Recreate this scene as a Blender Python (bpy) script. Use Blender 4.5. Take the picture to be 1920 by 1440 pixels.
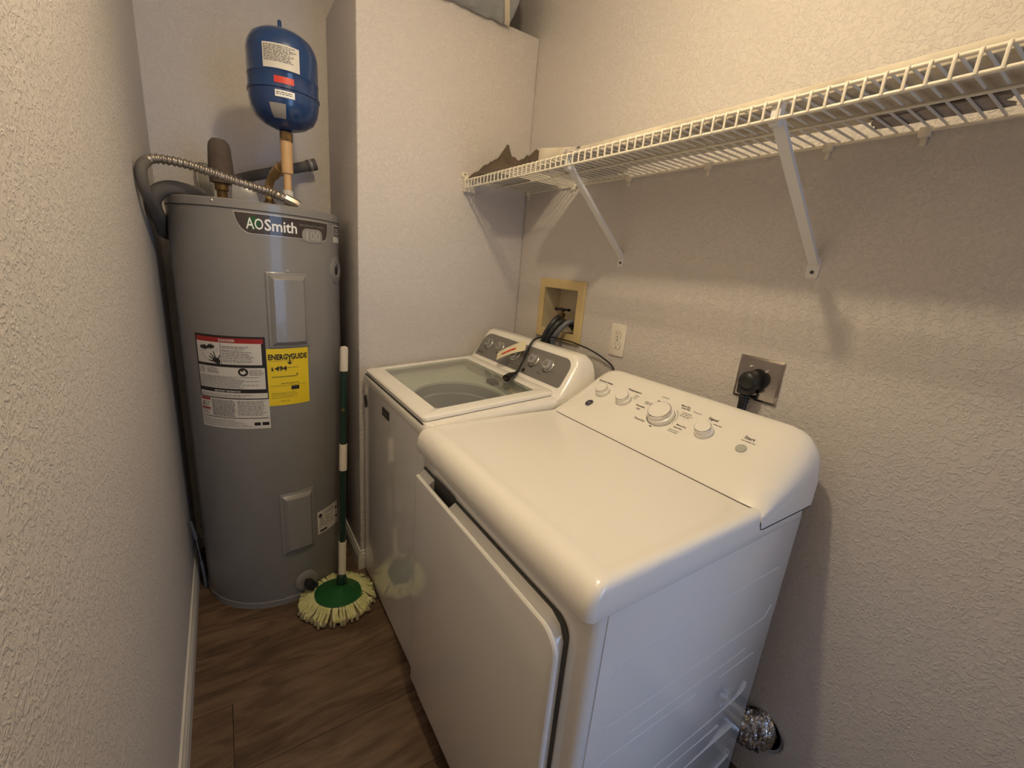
import bpy, bmesh, math, random
from mathutils import Vector, Matrix, noise

for o in list(bpy.data.objects):
    bpy.data.objects.remove(o)
S = bpy.context.scene
COL = S.collection
random.seed(7)
PI = math.pi

# ------------------------------------------------------------------ camera
CAM = Vector((-1.1798, -1.7401, 1.3832))
def cam_matrix(yaw, pitch, roll):
    a, b, c = (math.radians(t) for t in (yaw, pitch, roll))
    f = Vector((-math.sin(a) * math.cos(b), math.cos(a) * math.cos(b), math.sin(b)))
    r0 = Vector((math.cos(a), math.sin(a), 0)); u0 = r0.cross(f)
    r = math.cos(c) * r0 + math.sin(c) * u0; u = -math.sin(c) * r0 + math.cos(c) * u0
    return Matrix((r, u, -f)).transposed()
cd = bpy.data.cameras.new('camera'); cam = bpy.data.objects.new('camera', cd); COL.objects.link(cam)
cam.matrix_world = Matrix.Translation(CAM) @ cam_matrix(-34.3382, -14.9953, 4.9258).to_4x4()
cd.sensor_width = 36; cd.lens = 807.83 / 1920 * 36; cd.clip_start = 0.01
S.camera = cam

# ------------------------------------------------------------------ world + daylight from the glass door of the next room, seen through the doorway behind the camera
W = bpy.data.worlds.new('daylight'); S.world = W; W.use_nodes = True
bg = W.node_tree.nodes['Background']
bg.inputs[0].default_value = (0.44, 0.62, 1.0, 1); bg.inputs[1].default_value = .5
wd = bpy.data.lights.new('glass_door_daylight', 'AREA'); wd.shape = 'RECTANGLE'; wd.size = 1.25; wd.size_y = 1.95
wd.energy = 19; wd.color = (0.42, 0.62, 1.0)
wo = bpy.data.objects.new('glass_door_daylight', wd); COL.objects.link(wo)
wo.location = (0.20, -4.19, 1.03); wo.rotation_euler = (math.radians(90), 0, 0)
# ceiling bulb position (its light is made with the lamp below)
LAMP = (-0.82, -1.10, 2.40)
S.view_settings.view_transform = 'Standard'; S.view_settings.look = 'None'
S.view_settings.gamma = 1; S.view_settings.use_curve_mapping = False
S.view_settings.exposure = 0.44
S.cycles.diffuse_bounces = 6; S.cycles.max_bounces = 9; S.cycles.transmission_bounces = 4

# ------------------------------------------------------------------ materials
MATS = {}
def mat(name, col, rough=.5, metal=0., spec=.5, coat=0., emit=None, bump=None, vary=None, alpha=None):
    """bump=(scale,strength,detail,distance[,stretch])  vary=(scale,colour2,amount[,stretch])"""
    m = bpy.data.materials.new(name); m.use_nodes = True
    nt = m.node_tree; b = nt.nodes['Principled BSDF']
    b.inputs['Base Color'].default_value = (*col, 1); b.inputs['Roughness'].default_value = rough
    b.inputs['Metallic'].default_value = metal; b.inputs['Specular IOR Level'].default_value = spec
    b.inputs['Coat Weight'].default_value = coat; b.inputs['Coat Roughness'].default_value = .035
    if emit: b.inputs['Emission Color'].default_value = (*emit[0], 1); b.inputs['Emission Strength'].default_value = emit[1]
    def coords(stretch):
        tc = nt.nodes.new('ShaderNodeTexCoord'); mp = nt.nodes.new('ShaderNodeMapping')
        mp.inputs['Scale'].default_value = stretch
        nt.links.new(tc.outputs['Object'], mp.inputs[0]); return mp.outputs[0]
    if vary:
        n = nt.nodes.new('ShaderNodeTexNoise'); n.inputs['Scale'].default_value = vary[0]; n.inputs['Detail'].default_value = 4
        nt.links.new(coords(vary[3] if len(vary) > 3 else (1, 1, 1)), n.inputs['Vector'])
        mx = nt.nodes.new('ShaderNodeMix'); mx.data_type = 'RGBA'
        mx.inputs[6].default_value = (*col, 1); mx.inputs[7].default_value = (*vary[1], 1)
        r = nt.nodes.new('ShaderNodeMapRange'); r.inputs[1].default_value = .35; r.inputs[2].default_value = .7; r.inputs[4].default_value = vary[2]
        nt.links.new(n.outputs[0], r.inputs[0]); nt.links.new(r.outputs[0], mx.inputs[0]); nt.links.new(mx.outputs[2], b.inputs['Base Color'])
    if bump:
        n = nt.nodes.new('ShaderNodeTexNoise'); n.inputs['Scale'].default_value = bump[0]; n.inputs['Detail'].default_value = bump[2]
        nt.links.new(coords(bump[4] if len(bump) > 4 else (1, 1, 1)), n.inputs['Vector'])
        bp = nt.nodes.new('ShaderNodeBump'); bp.inputs['Strength'].default_value = bump[1]; bp.inputs['Distance'].default_value = bump[3]
        nt.links.new(n.outputs[0], bp.inputs['Height']); nt.links.new(bp.outputs[0], b.inputs['Normal'])
    MATS[name] = m
    return m

def wall_material(name, col):
    m = mat(name, col, .62, spec=.3); nt = m.node_tree; b = nt.nodes['Principled BSDF']
    tc = nt.nodes.new('ShaderNodeTexCoord')
    n1 = nt.nodes.new('ShaderNodeTexNoise'); n1.inputs['Scale'].default_value = 88; n1.inputs['Detail'].default_value = 3; n1.inputs['Distortion'].default_value = 1.2
    n2 = nt.nodes.new('ShaderNodeTexNoise'); n2.inputs['Scale'].default_value = 260; n2.inputs['Detail'].default_value = 2
    nt.links.new(tc.outputs['Object'], n1.inputs['Vector']); nt.links.new(tc.outputs['Object'], n2.inputs['Vector'])
    r = nt.nodes.new('ShaderNodeMapRange'); r.inputs[1].default_value = .48; r.inputs[2].default_value = .62
    nt.links.new(n1.outputs[0], r.inputs[0])
    ad = nt.nodes.new('ShaderNodeMath'); ad.operation = 'MULTIPLY_ADD'; ad.inputs[1].default_value = .35
    nt.links.new(n2.outputs[0], ad.inputs[0]); nt.links.new(r.outputs[0], ad.inputs[2])
    bp = nt.nodes.new('ShaderNodeBump'); bp.inputs['Strength'].default_value = .52; bp.inputs['Distance'].default_value = .0026
    nt.links.new(ad.outputs[0], bp.inputs['Height']); nt.links.new(bp.outputs[0], b.inputs['Normal'])
    return m

def wood_material():
    m = mat('floor_wood', (.1, .06, .04), .42); nt = m.node_tree; b = nt.nodes['Principled BSDF']
    tc = nt.nodes.new('ShaderNodeTexCoord'); oi = nt.nodes.new('ShaderNodeObjectInfo')
    off = nt.nodes.new('ShaderNodeVectorMath'); off.operation = 'SCALE'; off.inputs[0].default_value = (7, 13, 0)
    nt.links.new(oi.outputs['Random'], off.inputs['Scale'])
    add = nt.nodes.new('ShaderNodeVectorMath'); nt.links.new(tc.outputs['Object'], add.inputs[0]); nt.links.new(off.outputs[0], add.inputs[1])
    def nz(scale, st, det, dist):
        mp = nt.nodes.new('ShaderNodeMapping'); mp.inputs['Scale'].default_value = st; nt.links.new(add.outputs[0], mp.inputs[0])
        n = nt.nodes.new('ShaderNodeTexNoise'); n.inputs['Scale'].default_value = scale; n.inputs['Detail'].default_value = det; n.inputs['Distortion'].default_value = dist
        nt.links.new(mp.outputs[0], n.inputs['Vector']); return n.outputs[0]
    a = nz(4.5, (.8, 3.2, 1), 7, 1.8); g = nz(60, (.05, 1.0, 1), 6, 1.2)
    mx = nt.nodes.new('ShaderNodeMath'); mx.operation = 'MULTIPLY_ADD'; mx.inputs[1].default_value = .42
    nt.links.new(g, mx.inputs[0]); nt.links.new(a, mx.inputs[2])
    cr = nt.nodes.new('ShaderNodeValToRGB'); e = cr.color_ramp.elements
    e[0].position = .50; e[0].color = (.062, .038, .024, 1); e[1].position = 1.0; e[1].color = (.20, .128, .082, 1)
    x = e.new(.72); x.color = (.122, .077, .049, 1)
    nt.links.new(mx.outputs[0], cr.inputs[0]); nt.links.new(cr.outputs[0], b.inputs['Base Color'])
    bp = nt.nodes.new('ShaderNodeBump'); bp.inputs['Strength'].default_value = .15; bp.inputs['Distance'].default_value = .001
    nt.links.new(mx.outputs[0], bp.inputs['Height']); nt.links.new(bp.outputs[0], b.inputs['Normal'])
    return m

def glass_material():
    m = bpy.data.materials.new('lid_glass'); m.use_nodes = True; nt = m.node_tree; nt.nodes.clear()
    o = nt.nodes.new('ShaderNodeOutputMaterial'); t = nt.nodes.new('ShaderNodeBsdfTransparent'); t.inputs[0].default_value = (.95, .97, .955, 1)
    g = nt.nodes.new('ShaderNodeBsdfGlossy'); g.inputs['Roughness'].default_value = .03
    lw = nt.nodes.new('ShaderNodeLayerWeight'); p = nt.nodes.new('ShaderNodeMath'); p.operation = 'POWER'; p.inputs[1].default_value = 4
    f = nt.nodes.new('ShaderNodeMath'); f.operation = 'MULTIPLY_ADD'; f.inputs[1].default_value = .85; f.inputs[2].default_value = .045
    nt.links.new(lw.outputs['Facing'], p.inputs[0]); nt.links.new(p.outputs[0], f.inputs[0]); x = nt.nodes.new('ShaderNodeMixShader')
    nt.links.new(f.outputs[0], x.inputs[0]); nt.links.new(t.outputs[0], x.inputs[1]); nt.links.new(g.outputs[0], x.inputs[2]); nt.links.new(x.outputs[0], o.inputs[0])
    return m

M_wall = wall_material('wall_paint', (.645, .610, .592))
M_smoothwall = mat('ceiling_paint', (.82, .80, .76), .8, bump=(120, .2, 2, .002))
M_floor = wood_material()
M_sub = mat('subfloor', (.05, .035, .025), .8, bump=(50, .2, 2, .001))
M_trim = mat('trim_paint', (.72, .69, .63), .4, vary=(9, (.6, .56, .5), .4))
M_white = mat('appliance_enamel', (.84, .83, .81), .14, coat=.8, vary=(3, (.82, .81, .785), .6))
M_plastic = mat('appliance_plastic', (.90, .875, .825), .2, coat=.35, bump=(700, .03, 1, .0002))
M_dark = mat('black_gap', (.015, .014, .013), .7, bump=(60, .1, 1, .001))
M_heater = mat('heater_grey', (.235, .228, .222), .33, coat=.25, bump=(7, .03, 2, .004))
M_heater2 = mat('heater_panel_grey', (.245, .238, .232), .3, coat=.3, bump=(9, .03, 2, .002))
M_blue = mat('blue_enamel', (.003, .036, .145), .26, coat=.6, bump=(40, .04, 2, .002))
M_sticker = mat('paper_white', (.66, .63, .57), .5, bump=(90, .05, 1, .0005))
M_stickery = mat('paper_yellow', (.83, .62, .015), .55, bump=(90, .05, 1, .0005))
M_ink = mat('black_ink', (.018, .014, .014), .55, bump=(90, .03, 1, .0003))
M_grayink = mat('grey_ink', (.10, .095, .085), .6, bump=(90, .03, 1, .0003))
M_yink = mat('faded_ink', (.28, .2, .02), .6, bump=(90, .03, 1, .0003))
M_red = mat('red_ink', (.33, .02, .018), .5, bump=(90, .03, 1, .0003))
M_redbright = mat('red_sticker', (.62, .035, .02), .4, bump=(90, .03, 1, .0003))
M_badge = mat('badge_brown', (.045, .036, .033), .3, coat=.4, bump=(90, .03, 1, .0003))
M_silver = mat('badge_silver', (.52, .5, .47), .35, metal=.3, bump=(90, .03, 1, .0003))
M_green = mat('logo_green', (.01, .09, .02), .4, bump=(90, .03, 1, .0003))
M_lwhite = mat('letter_white', (.85, .85, .82), .4, bump=(90, .03, 1, .0003))
M_pill = mat('badge_pill', (.3, .29, .27), .4, bump=(90, .03, 1, .0003))
M_steel = mat('steel', (.55, .52, .48), .3, metal=1, vary=(40, (.4, .36, .3), .5))
M_chrome = mat('chrome', (.8, .79, .77), .12, metal=1, bump=(60, .03, 1, .0003))
M_conduit = mat('conduit_steel', (.42, .38, .34), .32, metal=.85, vary=(30, (.3, .25, .2), .7))
M_foam = mat('grey_foam', (.10, .093, .088), .75, bump=(160, .3, 2, .001), vary=(14, (.15, .14, .13), .6))
M_brownfoam = mat('brown_foam', (.085, .062, .048), .8, bump=(130, .4, 3, .0015), vary=(18, (.14, .11, .09), .7))
M_cpvc = mat('cpvc_tan', (.62, .40, .20), .4, vary=(20, (.5, .3, .13), .5))
M_cpvc2 = mat('cpvc_yellowed', (.42, .29, .13), .45, vary=(20, (.3, .2, .07), .7))
M_brass = mat('aged_brass', (.23, .15, .06), .4, metal=.7, vary=(50, (.1, .06, .03), .8))
M_mopg = mat('mop_green', (.010, .095, .022), .3, coat=.3, bump=(80, .05, 1, .0005))
M_poleg = mat('pole_green', (.004, .028, .014), .32, coat=.3, bump=(80, .05, 1, .0005))
M_grip = mat('grip_white', (.72, .66, .55), .55, bump=(300, .2, 1, .0006))
M_yarn = mat('yarn_pale_green', (.56, .56, .22), .9, bump=(500, .5, 2, .001), vary=(70, (.70, .68, .42), 1.0))
M_yarn2 = mat('yarn_soiled', (.34, .30, .19), .9, bump=(500, .5, 2, .001), vary=(45, (.22, .18, .12), .8))
M_panelgrey = mat('console_grey', (.235, .225, .21), .32, metal=.35, bump=(400, .03, 1, .0002))
M_tub = mat('tub_grey', (.40, .40, .385), .4, vary=(12, (.24, .24, .23), .4))
M_tubring = mat('tub_ring', (.74, .76, .68), .4, vary=(9, (.66, .68, .6), .5))
M_glass = glass_material()
M_knob = mat('knob_clear_grey', (.42, .41, .4), .15, metal=.45, bump=(100, .03, 1, .0003))
M_black = mat('black_rubber', (.012, .012, .013), .42, bump=(120, .08, 2, .0006))
M_hose = mat('hose_charcoal', (.03, .031, .034), .35, bump=(120, .08, 2, .0006))
M_hosegrey = mat('hose_grey', (.13, .14, .16), .4, bump=(120, .08, 2, .0006))
M_almond = mat('almond_plastic', (.66, .52, .26), .42, vary=(12, (.6, .47, .23), .5))
M_almond2 = mat('box_inside', (.60, .53, .40), .5, vary=(12, (.52, .45, .33), .5))
M_outlet = mat('outlet_white', (.78, .74, .65), .35, bump=(90, .04, 1, .0004))
M_plate = mat('brushed_plate', (.55, .5, .46), .16, metal=1, vary=(30, (.45, .4, .35), .4))
M_foil = mat('duct_foil', (.75, .75, .75), .16, metal=1, bump=(55, .6, 3, .006))
M_shelf = mat('shelf_vinyl', (.80, .75, .65), .35, bump=(200, .05, 1, .0004))
M_bracket = mat('bracket_white', (.74, .74, .74), .35, bump=(200, .05, 1, .0004))
M_board = mat('board_white', (.72, .66, .55), .6, vary=(16, (.33, .27, .21), .6, (1, .6, 1)))
M_cloth = mat('brown_cloth', (.085, .062, .043), .9, bump=(160, .4, 3, .001), vary=(12, (.13, .10, .07), .7))
M_greycloth = mat('grey_cloth', (.48, .43, .41), .9, bump=(160, .4, 3, .001), vary=(30, (.25, .22, .2), .7))
M_jacket = mat('duct_jacket', (.30, .32, .34), .32, bump=(22, .5, 3, .01), vary=(9, (.42, .44, .46), .7))
M_strap = mat('strap_cream', (.68, .62, .5), .6, bump=(60, .2, 2, .001))
M_tag = mat('tag_paper', (.75, .68, .45), .6, vary=(60, (.8, .72, .55), .6))
M_bulb = mat('bulb_glass', (.9, .85, .75), .4, emit=((1, .78, .47), 12), bump=(10, .01, 1, .001))
M_gasket = mat('door_gasket', (.06, .058, .052), .6, bump=(90, .05, 1, .0005))
M_start = mat('start_button', (.42, .44, .40), .35, bump=(90, .04, 1, .0004))
M_rod = mat('blue_grey_plastic', (.15, .155, .19), .4, bump=(90, .04, 1, .0004))
M_bluetint = mat('logo_blue', (.03, .03, .08), .3, bump=(90, .04, 1, .0004))

# ------------------------------------------------------------------ mesh helpers
ORG = {}
class MB:
    def __init__(s): s.v = []; s.f = []
    def add(s, vs, fs):
        n = len(s.v); s.v += [tuple(p) for p in vs]; s.f += [tuple(i + n for i in f) for f in fs]; return s
    def box(s, x0, x1, y0, y1, z0, z1):
        x0, x1 = sorted((x0, x1)); y0, y1 = sorted((y0, y1)); z0, z1 = sorted((z0, z1))
        return s.add([(x0,y0,z0),(x1,y0,z0),(x1,y1,z0),(x0,y1,z0),(x0,y0,z1),(x1,y0,z1),(x1,y1,z1),(x0,y1,z1)],
                     [(3,2,1,0),(4,5,6,7),(0,1,5,4),(1,2,6,5),(2,3,7,6),(3,0,4,7)])
    def loft(s, secs, caps=True, closed=True):
        n = len(secs[0]); vs = [p for sec in secs for p in sec]; fs = []
        for i in range(len(secs) - 1):
            for j in range(n if closed else n - 1):
                k = (j + 1) % n
                fs.append((i*n+j, i*n+k, (i+1)*n+k, (i+1)*n+j))
        if caps and closed:
            fs.append(tuple(reversed(range(n)))); fs.append(tuple(range((len(secs)-1)*n, len(secs)*n)))
        return s.add(vs, fs)
    def tube(s, path, r, n=10, caps=True, radii=None, squash=None):
        P = [Vector(p) for p in path]; secs = []; up = None
        for i, p in enumerate(P):
            t = (P[min(i+1, len(P)-1)] - P[max(i-1, 0)]).normalized()
            if up is None: up = t.orthogonal().normalized()
            up = (up - t * up.dot(t)).normalized(); sd = t.cross(up)
            rr = radii[i] if radii else r
            sec = []
            for j in range(n):
                a = 2*PI*j/n; o = up*math.cos(a)*rr + sd*math.sin(a)*rr
                if squash: o = Vector((o.x*squash[0], o.y*squash[1], o.z*squash[2]))
                sec.append(p + o)
            secs.append(sec)
        return s.loft(secs, caps)
    def lathe(s, prof, c, axis=(0,0,1), n=32, caps=True):
        ax = Vector(axis).normalized(); u = ax.orthogonal().normalized(); w = ax.cross(u); c = Vector(c)
        return s.loft([[c + ax*h + (u*math.cos(2*PI*j/n) + w*math.sin(2*PI*j/n))*r for j in range(n)] for r, h in prof], caps)
    def prism(s, poly, fn, d0, d1):
        """poly: 2D outline; fn(u,v,d)->point"""
        return s.loft([[fn(u, v, d0) for u, v in poly], [fn(u, v, d1) for u, v in poly]])
    def build(s, name, m, parent=None, bevel=0, seg=2, smooth=38):
        org = ORG.get(parent, Vector((0,0,0))) if parent else Vector((0,0,0))
        me = bpy.data.meshes.new(name)
        me.from_pydata([(p[0]-org.x, p[1]-org.y, p[2]-org.z) for p in s.v], [], s.f)
        bm = bmesh.new(); bm.from_mesh(me)
        bmesh.ops.recalc_face_normals(bm, faces=bm.faces)
        if bevel:
            ed = [e for e in bm.edges if len(e.link_faces) == 2 and e.calc_face_angle(0) > .5]
            bmesh.ops.bevel(bm, geom=ed, offset=bevel, segments=seg, affect='EDGES', profile=.5, clamp_overlap=True)
        bm.to_mesh(me); bm.free()
        if smooth:
            me.polygons.foreach_set('use_smooth', [True]*len(me.polygons)); me.set_sharp_from_angle(angle=math.radians(smooth))
        me.materials.append(m)
        o = bpy.data.objects.new(name, me); COL.objects.link(o)
        if parent: o.parent = parent
        ORG[o] = org
        return o

def tag(o, label, cat, group=None, kind=None):
    o['label'] = label; o['category'] = cat
    if group: o['group'] = group
    if kind: o['kind'] = kind
    return o
def thing(name, label, cat, loc, group=None):
    o = bpy.data.objects.new(name, None); COL.objects.link(o); o.location = loc; o.empty_display_size = .05
    ORG[o] = Vector(loc); return tag(o, label, cat, group)
def struct(mb, name, m, label=None, **k):
    o = mb.build(name, m, **k); o['kind'] = 'structure'
    if label: o['label'] = label
    return o
def clone(o, parent, shift):
    """copy sharing mesh data, moved by shift"""
    c = o.copy(); COL.objects.link(c); c.parent = parent; c.location = Vector(o.location) + Vector(shift)
    ORG[c] = ORG[o]; return c
def rrect(u0, u1, v0, v1, r, n=5):
    if not isinstance(r, (list, tuple)): r = (r,)*4          # corners: (u1,v1) (u0,v1) (u0,v0) (u1,v0)
    out = []
    for (cu, cv, a0), rr in zip(((u1, v1, 0), (u0, v1, 90), (u0, v0, 180), (u1, v0, 270)), r):
        su = -1 if cu == u1 else 1; sv = -1 if cv == v1 else 1
        for i in range(n + 1):
            a = math.radians(a0 + 90*i/n); out.append((cu + su*rr + rr*math.cos(a), cv + sv*rr + rr*math.sin(a)))
    return out
def spline(pts, n=8):
    P = [Vector(p) for p in pts]; out = []
    for i in range(len(P) - 1):
        p0, p1, p2, p3 = P[max(i-1, 0)], P[i], P[i+1], P[min(i+2, len(P)-1)]
        for k in range(n):
            t = k/n
            out.append(.5*((2*p1) + (p2-p0)*t + (2*p0-5*p1+4*p2-p3)*t*t + (3*p1-p0-3*p2+p3)*t**3))
    return out + [P[-1]]
def text_mesh(body, size, bold=0., align='LEFT', res=2, shear=0, space=1.0):
    c = bpy.data.curves.new('txt', 'FONT'); c.body = body; c.size = size; c.offset = bold; c.resolution_u = res; c.align_x = align; c.shear = shear; c.space_character = space
    o = bpy.data.objects.new('txt', c); COL.objects.link(o)
    me = bpy.data.meshes.new_from_object(o.evaluated_get(bpy.context.evaluated_depsgraph_get()))
    v = [(p.co.x, p.co.y) for p in me.vertices]; f = [tuple(q.vertices) for q in me.polygons]
    bpy.data.objects.remove(o); bpy.data.curves.remove(c); bpy.data.meshes.remove(me)
    return v, f
def put_text(mb, body, size, u, v, fn, d, sx=1., fit=None, **k):
    vs, fs = text_mesh(body, size, **k)
    if fit:
        x0 = min(p[0] for p in vs); x1 = max(p[0] for p in vs); vs = [((p[0]-x0)*fit/(x1-x0), p[1]) for p in vs]
    mb.add([fn(u + a*sx, v + b, d) for a, b in vs], fs)
def patch(mb, u0, u1, v0, v1, fn, d, n=1):
    """thin quad strip on a curved surface"""
    vs = []; fs = []
    for i in range(n + 1):
        u = u0 + (u1-u0)*i/n; vs += [fn(u, v0, d), fn(u, v1, d)]
        if i: k = 2*i; fs.append((k-2, k, k+1, k-1))
    mb.add(vs, fs)
def poly_patch(mb, poly, fn, d): mb.add([fn(u, v, d) for u, v in poly], [tuple(range(len(poly)))])
def print_lines(mb, u0, u1, v0, v1, pitch, h, fn, d, rnd, seg=.012, gap=.0022, ragged=.25, du=.012):
    """rows of small illegible print as short dashes"""
    v = v1 - pitch
    while v > v0:
        u = u0; end = u1 - (u1-u0)*ragged*rnd.random()
        while u < end:
            w = min(seg*(.3 + rnd.random()), end - u); n = max(1, int(w/du) + (1 if w > du else 0))
            patch(mb, u, u + w, v, v + h, fn, d, n); u += w + gap
        v -= pitch

# ------------------------------------------------------------------ setting
XL, YB, WP, ZC, YF, ZT = -1.364, .476, -.743, 2.55, -2.30, 2.31
fl = struct(MB().box(XL-.1, .1, YF-1.2, YB+.1, -.08, -.008), 'floor', M_sub, 'dark brown wood plank floor', smooth=0)
row_w = .228; y = -.453 - row_w*9; ri = 0
joints = {}
rng = random.Random(3)
pcount = 0
while y < YB:
    y1 = min(y + row_w, YB)
    j = -1.25 if abs(y + row_w - (-.453)) < .01 else -.62 + rng.random()*.5
    if y1 > YF - 1.15:
        for x0, x1 in ((XL, j), (j, 0)):
            MB().box(x0 + .0006, x1 - .0006, y + .0006, y1 - .0006, -.008, 0).build('plank', M_floor, fl, bevel=.0007, seg=1)
    y += row_w
struct(MB().box(XL-.1, .1, YF-.12, YB+.1, ZC, ZC+.1), 'ceiling', M_smoothwall, 'off-white ceiling', smooth=0)
struct(MB().box(XL-.1, XL, YF-.12, YB, 0, ZC), 'wall_left', M_wall, 'greige textured left wall', smooth=0)
struct(MB().box(XL-.1, .1, YB, YB+.1, 0, ZC), 'wall_back', M_wall, 'greige textured wall behind the water heater', smooth=0)
# right wall with the opening of the recessed washer box
oy0, oy1, oz0, oz1 = -.440, -.200, 1.128, 1.330
wr = MB().box(0, .1, YF-.12, oy0, 0, ZC).box(0, .1, oy1, YB, 0, ZC).box(0, .1, oy0, oy1, 0, oz0).box(0, .1, oy0, oy1, oz1, ZC)
struct(wr, 'wall_right', M_wall, 'greige textured wall behind the washer and dryer', smooth=0)
struct(MB().box(WP, 0, 0, YB, 0, ZT), 'wall_partition', M_wall, 'boxed-out greige wall between water heater and washer', bevel=.006, seg=3)
wf = MB().box(XL-.1, -.72, YF-.12, YF, 0, ZC).box(-.04, .1, YF-.12, YF, 0, ZC).box(-.72, -.04, YF-.12, YF, 2.03, ZC)
struct(wf, 'wall_front', M_wall, 'wall with an open doorway', smooth=0)
# the next room behind the camera: plain shell with a tall glass door opening
HY, HX0, HX1 = -4.2, -1.9, 1.5
hs = MB().box(HX0-.1, HX0, HY, YF-.12, 0, ZC).box(HX1, HX1+.1, HY, YF-.12, 0, ZC)
struct(hs, 'wall_hall', M_wall, 'side walls of the next room', smooth=0)
struct(MB().box(HX0-.1, -.43, HY-.1, HY, 0, ZC).box(.83, HX1+.1, HY-.1, HY, 0, ZC).box(-.43, .83, HY-.1, HY, 2.02, ZC).box(-.43, .83, HY-.1, HY, 0, .05), 'wall_hall_end', M_wall, 'end wall of the next room with a glass door opening', smooth=0)
struct(MB().box(HX0-.1, XL-.1, YF-.12, YF-.02, 0, ZC).box(.1, HX1+.1, YF-.12, YF-.02, 0, ZC), 'wall_hall_front', M_wall, 'laundry side wall of the next room', smooth=0)
struct(MB().box(HX0-.1, HX1+.1, HY-.1, YF-.12, ZC, ZC+.1), 'ceiling_hall', M_smoothwall, 'ceiling of the next room', smooth=0)
struct(MB().box(HX0-.1, HX1+.1, HY-.1, YF-1.2, -.08, -.001).box(HX0-.1, XL-.1, YF-1.2, YF, -.08, -.001).box(.1, HX1+.1, YF-1.2, YF, -.08, -.001), 'floor_hall', M_sub, 'floor of the next room', smooth=0)
def baseboard(name, pts_fn, y0, y1):
    prof = [(0, 0), (.013, 0), (.013, .055), (.011, .060), (.011, .072), (.007, .080), (.006, .090), (0, .092)]
    return struct(MB().loft([[pts_fn(a, b, y0) for a, b in prof], [pts_fn(a, b, y1) for a, b in prof]]), name, M_trim, 'white moulded baseboard', smooth=20)
baseboard('baseboard_left', lambda a, b, t: (XL + a, t, b), YF, YB)
baseboard('baseboard_partition', lambda a, b, t: (WP - a, t, b), -.013, YB)
baseboard('baseboard_partition_front', lambda a, b, t: (t, -a, b), WP + .0005, 0)
baseboard('baseboard_right', lambda a, b, t: (-a, t, b), YF, -1.52)
baseboard('baseboard_back', lambda a, b, t: (t, YB - a, b), XL, WP)

# ------------------------------------------------------------------ ceiling lamp (out of frame, gives the warm light)
ld = bpy.data.lights.new('bulb_light', 'POINT'); ld.energy = 9.5; ld.color = (1.0, 0.80, 0.51); ld.shadow_soft_size = 0.036; ld.use_soft_falloff = False
lo = bpy.data.objects.new('bulb_light', ld); COL.objects.link(lo); lo.location = LAMP
ad_ = bpy.data.lights.new('added_down_disc', 'AREA'); ad_.shape = 'DISK'; ad_.size = 0.062; ad_.energy = 3.9; ad_.color = (1.0, 0.80, 0.51)  # extra disc light, added to weight the bulb's output downward
ao = bpy.data.objects.new('added_down_disc', ad_); COL.objects.link(ao); ao.location = (LAMP[0], LAMP[1], LAMP[2]-.045)
cl = thing('ceiling_light', 'bare warm bulb in a white ceiling lamp holder', 'lamp', (LAMP[0], LAMP[1], ZC))
MB().lathe([(.065, 0), (.065, -.02), (.05, -.035), (.028, -.04), (.024, -.075), (0.001, -.075)], (LAMP[0], LAMP[1], ZC)).build('lamp_holder', M_plastic, cl)
MB().lathe([(.001, -.033), (.014, -.030), (.025, -.019), (.030, 0), (.027, .018), (.02, .045), (.016, .06), (.014, .066)], LAMP, n=24).build('bulb', M_bulb, cl)

# ------------------------------------------------------------------ water heater
HC = Vector((-1.0483, .1865, 0)); HR = .2701; HZ = 1.5177
def cylfn(c, r, t0=-90.):
    def fn(u, v, d):
        a = math.radians(t0) + u/r; return (c[0] + (r+d)*math.cos(a), c[1] + (r+d)*math.sin(a), v)
    return fn
hf = cylfn(HC, HR)
def uo(th): return math.radians(th + 90)*HR
wh = thing('water_heater', 'tall grey cylindrical water heater in the back corner', 'water heater', tuple(HC))
MB().lathe([(HR-.006, .004), (HR, .03), (HR, 1.495)], HC, n=96).build('tank_body', M_heater, wh)
MB().lathe([(HR+.0022, 0.0), (HR+.0022, .024), (HR+.0005, .026)], HC, n=96).build('base_ring', M_heater, wh)
MB().lathe([(HR+.0025, 1.492), (HR+.0025, HZ-.004), (HR-.002, HZ), (HR-.012, HZ-.003), (.001, HZ-.003)], HC, n=96).build('top_cap', M_heater2, wh)
MB().lathe([(HR+.0012, 1.489), (HR+.0012, 1.492)], HC, n=96, caps=False).build('cap_seam', M_gasket, wh)
def screw(th, z, parent, fn=hf, r=.005, m=M_steel, d=.002):
    p0 = Vector(fn(uo(th), z, 0)); p1 = Vector(fn(uo(th), z, 1)); ax = (p1-p0).normalized()
    return MB().lathe([(r, -.002), (r, d), (r*.6, d+.002), (.0003, d+.0022)], p0, ax, n=10).build('screw', m, parent)
for th in (-121, -35): screw(th, 1.507, wh)
def access_panel(z0, z1, t0, t1, dep, parent):
    def sec(inset, d):
        u0, u1 = uo(t0)+inset, uo(t1)-inset; out = []
        v0, v1 = z0+inset, z1-inset; n = 8; r = .006
        pts = [(u0 + (u1-u0)*i/n, v0) for i in range(n+1)] + [(u1, v0 + (v1-v0)*i/6) for i in range(1, 7)] + [(u1 - (u1-u0)*i/n, v1) for i in range(1, n+1)] + [(u0, v1 - (v1-v0)*i/6) for i in range(1, 6)]
        return [hf(a, b, d) for a, b in pts]
    p = MB().loft([sec(0, -.004), sec(0, .004), sec(.004, .006), sec(.008, .006), sec(.020, dep), sec(.022, dep+.001)], caps=False)
    # curved plateau
    u0, u1, v0, v1 = uo(t0)+.022, uo(t1)-.022, z0+.022, z1-.022
    patch(p, u0, u1, v0, v1, hf, dep+.001, 8)
    o = p.build('access_panel', M_heater2, parent, smooth=30)
    return o
access_panel(1.052, 1.305, -92.5, -64.8, .017, wh)
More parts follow.
